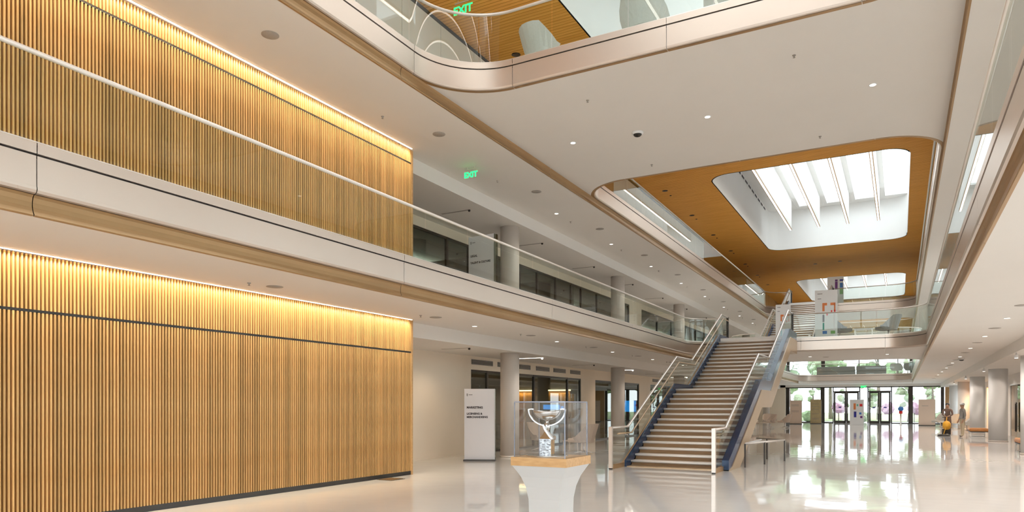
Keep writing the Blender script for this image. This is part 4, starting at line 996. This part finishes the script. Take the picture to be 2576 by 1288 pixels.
# ------------------------------------------------------------------ people
def skin_body(name, verts, edges, rad, root_i, parent, assign, mats):
    me = bpy.data.meshes.new(name + '_cage'); me.from_pydata(verts, edges, [])
    o = bpy.data.objects.new(name + '_cage', me); C.objects.link(o)
    sk = o.modifiers.new('skin', 'SKIN'); sk.use_smooth_shade = True
    for i, r in enumerate(rad): me.skin_vertices[0].data[i].radius = r
    me.skin_vertices[0].data[root_i].use_root = True
    ss = o.modifiers.new('sub', 'SUBSURF'); ss.levels = 2; ss.render_levels = 2
    dg_ = bpy.context.evaluated_depsgraph_get(); dg_.update()
    res = bpy.data.meshes.new_from_object(o.evaluated_get(dg_)); res.name = name
    bpy.data.objects.remove(o)
    res.materials.clear()
    for m_ in mats: res.materials.append(M[m_])
    for p in res.polygons: p.material_index = assign(p.center); p.use_smooth = True
    return put(name, res, parent)
def person(x, y, rz, label, top, legs, cap, lean=0.0, arms='down'):
    t = thing('person', label, 'person', (x, y, 0), rz)
    H = lambda z: lean * max(0, z - 0.9)     # forward lean towards -y
    V = []; E_ = []; R_ = []
    def v(x_, y_, z_, r, r2=None): V.append((x_, y_ - H(z_), z_)); R_.append((r, r2 or r)); return len(V) - 1
    pel = v(0, 0, 0.95, 0.15, 0.11); wa = v(0, 0, 1.10, 0.135, 0.10); ch = v(0, 0, 1.30, 0.165, 0.115); sh = v(0, 0, 1.42, 0.13, 0.09); nk = v(0, 0, 1.50, 0.055); hd0 = v(0, -0.01, 1.57, 0.07, 0.085); hd = v(0, -0.015, 1.64, 0.078, 0.095); hd2 = v(0, -0.005, 1.72, 0.065, 0.08)
    for a, b in ((pel, wa), (wa, ch), (ch, sh), (sh, nk), (nk, hd0), (hd0, hd), (hd, hd2)): E_.append((a, b))
    nose_ = v(0, -0.115, 1.625, 0.014); E_.append((hd, nose_))
    for s_ in (-1, 1):
        ear = v(s_ * 0.092, 0.01, 1.635, 0.016); E_.append((hd, ear))
        hp = v(s_ * 0.095, 0, 0.88, 0.095); kn = v(s_ * 0.105, -0.02 * s_, 0.49, 0.07); an = v(s_ * 0.11, 0.01 - 0.04 * s_, 0.09, 0.05); to = v(s_ * 0.125, -0.14 - 0.04 * s_, 0.035, 0.036)
        for a, b in ((pel, hp), (hp, kn), (kn, an), (an, to)): E_.append((a, b))
        so_ = v(s_ * 0.19, 0, 1.39, 0.068)
        if arms == 'down':
            el = v(s_ * 0.255, 0.02, 1.12, 0.048); wr = v(s_ * 0.25, -0.07, 0.88, 0.034)
        else:
            el = v(s_ * 0.24, -0.10, 1.14, 0.048); wr = v(s_ * 0.10, -0.33, 1.06, 0.034)
        E_ += [(sh, so_), (so_, el), (el, wr)]
        d = (Vector(V[wr]) - Vector(V[el])).normalized()
        pm = V[wr]; p2 = Vector(pm) + d * 0.07; palm = len(V); V.append(tuple(p2)); R_.append((0.034, 0.018)); E_.append((wr, palm))
        sidev = Vector((0, 1, 0)) if arms == 'down' else Vector((0, 0, 1))
        for q, ln in ((-0.028, 0.07), (-0.010, 0.082), (0.010, 0.078), (0.028, 0.06)):
            b0 = p2 + sidev * q + d * 0.035; b1 = b0 + d * ln * 0.55 + Vector((-s_ * 0.008, -0.008, 0)); b2 = b1 + d * ln * 0.4 + Vector((-s_ * 0.014, -0.012, 0))
            i0 = len(V); V += [tuple(b0), tuple(b1), tuple(b2)]; R_ += [(0.0095, 0.0095), (0.009, 0.009), (0.008, 0.008)]; E_ += [(palm, i0), (i0, i0 + 1), (i0 + 1, i0 + 2)]
        b0 = p2 - sidev * 0.045 - d * 0.02; b1 = b0 + d * 0.045 - sidev * 0.02; i0 = len(V); V += [tuple(b0), tuple(b1)]; R_ += [(0.011, 0.011), (0.009, 0.009)]; E_ += [(palm, i0), (i0, i0 + 1)]
    def assign(c):
        if c.z < 0.075: return 3
        if c.z < 0.98 and abs(c.x) < 0.21 and (arms != 'down' or abs(c.x) < 0.205): return 2
        if c.z > 1.475: return 0
        if arms == 'down' and abs(c.x) > 0.2 and c.z < 0.93: return 0
        if arms != 'down' and c.y < -0.34 - H(1.0): return 0
        return 1
    skin_body('body', V, E_, R_, pel, t, assign, ['skin', top, legs, 'shoe'])
    hy = -H(1.66)
    hm = MB().lathe([(1.0, -0.05), (1.04, -0.03), (1.02, 0.03), (0.97, 0.05)], (0, 0, 0), 24).build('shirt_hem', top, t, (0, -H(1.0), 0.985)); hm.scale = (0.165, 0.125, 1.0)
    if cap:
        o = MB().lathe([(0.105, 1.665), (0.108, 1.70), (0.098, 1.745), (0.07, 1.775), (0.02, 1.79)], (0, hy, 0), 20).build('cap', 'white_sat', t)
        mb = MB(); mb.prism([(-0.09, hy - 0.06), (0.09, hy - 0.06), (0.075, hy - 0.17), (0.0, hy - 0.195), (-0.075, hy - 0.17)], 'z', 1.672, 1.682); mb.build('cap_brim', 'white_sat', t)
    else:
        MB().lathe([(0.092, 1.63), (0.102, 1.68), (0.095, 1.73), (0.065, 1.765), (0.015, 1.778)], (0, hy + 0.018, 0), 20).build('hair', 'shoe', t)
    for s_ in (-1, 1):
        MB().lathe([(0.009, -0.004), (0.009, 0.004)], (s_ * 0.033, hy - 0.100, 1.652), 8).build('eye', 'shoe', t)
    MB().box((-0.025, hy - 0.105, 1.578), (0.025, hy - 0.094, 1.585)).build('mouth', 'p_red', t)
    return t
person(2.83, 43.6, math.radians(-70), 'standing person in white cap, grey shirt and khaki trousers', 'shirt_grey', 'khaki', True)
person(2.30, 46.05, math.radians(-8), 'person in a dark jacket leaning over the yellow floor machine', 'jacket_brown', 'jacket_brown', False, lean=0.25, arms='fwd')
t = thing('floor_machine', 'yellow floor cleaning machine with a dark flat head', 'cleaning machine', (2.18, 45.2, 0), math.radians(20))
MB().lathe([(0.30, 0.0), (0.31, 0.03), (0.28, 0.07), (0.10, 0.10)], (-0.25, -0.35, 0), 20).build('scrub_head', 'black', t)
MB().tube([(-0.25, -0.3, 0.08), (-0.02, -0.05, 0.5), (0.08, 0.1, 1.0)], 0.02, 8).build('pole', 'yellow', t)
MB().lathe([(0.08, 0.32), (0.17, 0.38), (0.2, 0.52), (0.19, 0.66), (0.13, 0.76), (0.05, 0.8)], (0.05, 0.05, 0), 18).build('tank', 'yellow', t)
MB().tube([(-0.14, 0.12, 1.0), (0.28, 0.12, 1.0)], 0.018, 8).build('handle', 'black', t)
for sx in (-1, 1):
    mb = MB().tube([(0.05 + sx * 0.16 - 0.02, 0.1, 0.10), (0.05 + sx * 0.16 + 0.02, 0.1, 0.10)], 0.10, 14); mb.build('wheel', 'black', t)
MB().box((-0.11, 0.0, 0.10), (0.21, 0.2, 0.36)).build('chassis', 'black', t)

# ------------------------------------------------------------------ entrance front
YD = YE
en = struct(MB().box((-18, YD, C1 - 0.22), (9, YD + 0.25, F2 - 0.01)).build('wall_end', 'paint'), 'plaster beam over the entrance glazing', 'wall')
ZH = C1 - 0.22
def mullion(parent, x, w_=0.09, z0=0.0, z1=ZH, d=0.14): return MB().box((x - w_ / 2, YD + 0.02, z0), (x + w_ / 2, YD + 0.02 + d, z1)).build('mullion', 'dark_frame', parent)
we = struct(MB().box((-9.9, YD + 0.02, ZH - 0.09), (3.6, YD + 0.16, ZH)).build('window_40', 'dark_frame'), 'dark framed glass entrance front of the lobby', 'window')
X8 = lambda px: None
xs = [-9.75, -6.35, -5.9, -3.45, -1.85, 0.80, 3.26]
for x, w_ in ((-9.70, 0.34), (-6.55, 0.36), (-3.35, 0.10), (-2.65, 0.10), (-0.72, 0.10), (0.82, 0.36), (3.30, 0.26), (-5.62, 0.08)): mullion(we, x, w_)
for a, b in ((-9.5, -6.75), (-6.35, -5.66), (-3.3, -2.7), (-0.67, 0.64), (1.0, 3.16)):
    MB().box((a, YD + 0.08, 0.06), (b, YD + 0.092, ZH - 0.09)).build('pane', 'window_glass', we)
MB().box((-9.9, YD + 0.02, 0), (-5.6, YD + 0.14, 0.08)).build('window_sill', 'dark_frame', we)
MB().box((-0.72, YD + 0.02, 0), (3.4, YD + 0.14, 0.06)).build('window_sill', 'dark_frame', we)
for n_, (a, b) in enumerate(((-5.58, -3.40), (-2.60, -0.77))):
    d = struct(MB().box((a, YD + 0.02, 3.02 - 0.10), (b, YD + 0.16, 3.02)).build(f'door_{n_ + 1}', 'dark_frame'), ['left pair of dark framed glass entrance doors', 'right pair of dark framed glass entrance doors'][n_], 'door')
    MB().box((a, YD + 0.08, 3.04), (b, YD + 0.092, ZH - 0.09)).build('transom_pane', 'window_glass', d)
    mid = (a + b) / 2
    for l, r in ((a + 0.02, mid - 0.01), (mid + 0.01, b - 0.02)):
        lf = MB().box((l, YD + 0.04, 0.0), (r, YD + 0.12, 0.22)).build('door_leaf', 'dark_frame', d)
        MB().box((l, YD + 0.04, 2.80), (r, YD + 0.12, 2.92)).build('leaf_rail', 'dark_frame', lf)
        for q in (l, r - 0.14): MB().box((q, YD + 0.04, 0.22), (q + 0.14, YD + 0.12, 2.80)).build('leaf_stile', 'dark_frame', lf)
        MB().box((l + 0.14, YD + 0.075, 0.22), (r - 0.14, YD + 0.085, 2.80)).build('pane', 'window_glass', lf)
        MB().box(((l + r) / 2 - 0.12, YD + 0.065, 1.42), ((l + r) / 2 + 0.12, YD + 0.074, 1.52)).build('door_decal', 'p_navy', lf)
        hx = r - 0.10 if l < mid - 0.5 else l + 0.10
        MB().tube([(hx, YD - 0.02, 0.9), (hx, YD - 0.02, 1.5)], 0.018, 8).build('door_handle', 'steel', lf)
# second floor end: window band
w2 = struct(MB().box((-18, YD + 0.02, K2 - 0.3), (9, YD + 0.2, C2)).build('wall_end', 'paint'), 'plaster head over the second floor end windows', 'wall')
w3 = struct(MB().box((-10.4, YD + 0.04, F2), (6, YD + 0.16, F2 + 0.08)).build('window_41', 'dark_frame'), 'second floor end window looking out to trees', 'window')
for x, w_ in ((-9.7, 0.3), (-6.5, 0.34), (-3.4, 0.08), (-0.2, 0.08), (0.9, 0.3), (3.3, 0.26)): MB().box((x - w_ / 2, YD + 0.04, F2), (x + w_ / 2, YD + 0.16, K2 - 0.3)).build('mullion', 'dark_frame', w3)
ps = [-9.7, -6.5, -3.4, -0.2, 0.9, 3.3, 5.2]
for a, b in zip(ps[:-1], ps[1:]): MB().box((a + 0.15, YD + 0.09, F2 + 0.08), (b - 0.15, YD + 0.102, K2 - 0.3)).build('pane', 'window_glass', w3)
# side walls of the entrance end
struct(MB().box((-18, YD, 0), (-9.9, YD + 0.2, C1)).build('wall_end', 'wall_paint'), 'cream wall left of the entrance glazing', 'wall')
struct(MB().box((3.5, YD, 0), (9, YD + 0.2, C1)).build('wall_end', 'oak'), 'oak wall right of the entrance glazing', 'wall')
# grey sofas on the second floor end deck
def sofa(x, y, z, L, label):
    t = thing('sofa', label, 'sofa', (x, y, z), 0, 'grey sofas by the end window')
    for nm, a, b in (('seat', (-L / 2, -0.4, 0.12), (L / 2, 0.4, 0.42)), ('backrest', (-L / 2, -0.42, 0.42), (L / 2, -0.2, 0.86)), ('armrest', (-L / 2, -0.4, 0.42), (-L / 2 + 0.18, 0.4, 0.62)), ('armrest', (L / 2 - 0.18, -0.4, 0.42), (L / 2, 0.4, 0.62))):
        o = MB().box(a, b).build(nm, 'fabric_grey', t); bv = o.modifiers.new('bevel', 'BEVEL'); bv.width = 0.04; bv.segments = 2
    for sx in (-1, 1):
        for sy in (-1, 1): MB().box((sx * (L / 2 - 0.1) - 0.02, sy * 0.32 - 0.02, 0), (sx * (L / 2 - 0.1) + 0.02, sy * 0.32 + 0.02, 0.12)).build('leg', 'steel', t)
sofa(-5.2, 71.6, F2, 3.2, 'long grey sofa at the left of the second floor end window')
sofa(-2.3, 71.6, F2, 2.4, 'grey sofa in the middle of the second floor end window')
lounge_chair(-0.3, 71.5, F2, math.radians(170), 'white chair between sofas at the second floor end window', 'chairs at the second floor end window', 'fabric_light', 1.2)
lounge_chair(0.75, 71.5, F2, math.radians(170), 'grey chair at the right of the second floor end window', 'chairs at the second floor end window', 'fabric_grey', 1.2)

# ------------------------------------------------------------------ back of the hall (behind the photographer): glazed front
bk = struct(MB().box((-18, YB - 0.2, C1), (9, YB, F2)).build('wall_back', 'paint'), 'plaster band of the glazed front behind the photographer', 'wall')
struct(MB().box((-18, YB - 0.2, C2), (9, YB, F3)).build('wall_back', 'paint'), 'upper plaster band of the front behind the photographer', 'wall')
struct(MB().box((-18, YB - 0.2, ZW - 0.2), (9, YB, ZW + 0.1)).build('wall_back', 'white_wall'), 'white head of the front behind the photographer', 'wall')
for i, (z0, z1) in enumerate(((0, C1), (F2, C2), (F3, ZW - 0.2))):
    t = struct(MB().box((-18, YB - 0.15, z0), (9, YB - 0.05, z0 + 0.08)).build(f'window_{50 + i}', 'dark_frame'), 'glazed front behind the photographer', 'window')
    for k in range(10):
        x = -18 + 3 * k; MB().box((x - 0.05, YB - 0.15, z0), (x + 0.05, YB - 0.05, z1)).build('mullion', 'dark_frame', t)
        if k < 9: MB().box((x + 0.05, YB - 0.11, z0 + 0.08), (x + 2.95, YB - 0.098, z1)).build('pane', 'window_glass', t)
    portal((-4.5, YB - 0.4, (z0 + z1) / 2), (27, z1 - z0), (PI / 2, 0, PI))
portal((-3.2, YD + 0.6, 1.7), (13.5, 3.4), (PI / 2, 0, 0)); portal((-3.0, YD + 0.6, 5.6), (14, 2.6), (PI / 2, 0, 0))

# ------------------------------------------------------------------ outdoors beyond the doors
struct(MB().box((-60, YD + 0.3, -0.35), (60, YD + 10, -0.05)).build('forecourt', 'paving'), 'pale paved forecourt outside the doors', 'paving')
struct(MB().box((-90, YD + 10, -0.4), (90, YD + 110, 0.0)).build('lawn', 'grass'), 'sunlit lawn beyond the forecourt', 'lawn')
struct(MB().box((-60, YB - 40, -0.35), (60, YB - 0.25, -0.05)).build('rear_paving', 'paving'), 'paving outside the front behind the photographer', 'paving')
struct(MB().box((9.0, YB - 40, -0.35), (60, YD + 0.3, -0.05)).build('side_paving', 'paving'), 'paving along the right side of the building', 'paving')
def clump(r, seed, sub=3, amp=0.28):
    rnd = random.Random(seed); bm = bmesh.new(); bmesh.ops.create_icosphere(bm, subdivisions=sub, radius=r)
    ph = [(rnd.uniform(0, 6), rnd.uniform(2, 5) / r, Vector((rnd.uniform(-1, 1), rnd.uniform(-1, 1), rnd.uniform(-1, 1)))) for _ in range(7)]
    for v in bm.verts:
        n = sum(math.sin(v.co.dot(d) * f + p) for p, f, d in ph) / 7
        v.co *= 1 + amp * n * 2.2 + rnd.uniform(-0.10, 0.10)
    me = bpy.data.meshes.new('crown'); bm.to_mesh(me); bm.free(); return me
def tree(x, y, ht, r, mt, label, seed):
    rnd = random.Random(seed); t = thing('tree', label, 'tree', (x, y, -0.02), rnd.uniform(0, 6), 'trees outside the entrance')
    MB().tube([(0, 0, 0), (0.1, 0.05, ht * 0.35), (0.0, 0.1, ht * 0.7), (0.1, 0, ht)], [0.24, 0.19, 0.14, 0.05], 8).build('trunk', 'bark', t)
    for k in range(5):
        a = rnd.uniform(0, 6.28); q = r * rnd.uniform(0.25, 0.7); zz = ht * rnd.uniform(0.42, 0.98)
        MB().tube([(0.05, 0.05, zz * 0.7), (q * math.cos(a), q * math.sin(a), zz)], [0.08, 0.03], 6).build('branch', 'bark', t)
        me = clump(r * rnd.uniform(0.45, 0.7), seed * 10 + k, 3); me.materials.append(M[mt]); put('foliage', me, t, (q * math.cos(a), q * math.sin(a), zz))
trees = [(-18, 97, 11, 2.3, 'leaf'), (-12.5, 92, 10, 2.0, 'leaf_pale'), (-7.5, 95, 10, 2.0, 'leaf_pale'), (-2.2, 93, 10, 2.0, 'leaf'), (2.9, 96, 10, 2.1, 'leaf_pale'), (8.3, 94, 10, 2.2, 'leaf'), (14.5, 98, 11, 2.4, 'leaf_pale')]
tl = ['dark green tree at the far left outside', 'pale tree near the left of the glass front', 'pale tree behind the tan sign', 'green tree between the two pairs of doors', 'pale tree behind the blue topped post', 'green tree at the right of the glass front', 'pale tree at the far right outside']
for i, (x, y, hh, r, mt) in enumerate(trees): tree(x, y, hh, r, mt, tl[i], i + 1)
for i, (x, y, r, mt) in enumerate(((-5.6, 80.6, 0.6, 'blossom'), (-1.0, 80.4, 0.62, 'blossom'), (1.2, 80.2, 0.6, 'blossom'), (-3.4, 80.8, 0.5, 'leaf_pale'), (-8.4, 80.5, 0.6, 'leaf'), (3.4, 80.4, 0.6, 'leaf_pale'))):
    t = thing('bush', ['pink blossoming bush behind the tan sign', 'pink blossoming bush behind the right doors', 'pink blossoming bush beside the blue topped post', 'green bush between the doors', 'green bush at the left of the glass front', 'pale bush at the right of the glass front'][i], 'bush', (x, y, -0.02), 0, 'bushes outside the entrance')
    me = clump(r, 200 + i, 3); me.materials.append(M[mt]); put('foliage', me, t, (0, 0, 1.4 if mt == 'blossom' else r))
    MB().tube([(0, 0, 0), (0, 0, 1.4 if mt == 'blossom' else r * 0.7)], 0.05, 6).build('stem', 'bark', t)

for k in range(10):
    x = -14.5 + 2.9 * k + (0.7 if k % 2 else 0)
    y = 83.0 + (k * 37 % 5) * 0.9
    rnd = random.Random(70 + k)
    t = thing('slender_tree', f'slender pale tree beyond the doors, {ORD[k]} from the left', 'tree', (x, y, -0.02), 0, 'slender trees beyond the doors')
    MB().tube([(0, 0, 0), (0.06, 0.03, 2.2), (-0.04, 0.0, 4.6), (0.0, 0.0, 6.6)], [0.11, 0.09, 0.07, 0.03], 8).build('trunk', 'bark', t)
    for q in range(7):
        a = rnd.uniform(0, 6.28); r_ = rnd.uniform(0.25, 0.85); zz = 1.7 + 0.72 * q
        MB().tube([(0, 0, zz - 0.5), (r_ * math.cos(a), r_ * math.sin(a), zz)], [0.035, 0.012], 5).build('branch', 'bark', t)
        me = clump(rnd.uniform(0.28, 0.5), 700 + k * 10 + q, 2, 0.4); me.materials.append(M['leaf_pale' if (k + q) % 3 else 'leaf']); put('foliage', me, t, (r_ * math.cos(a), r_ * math.sin(a), zz))
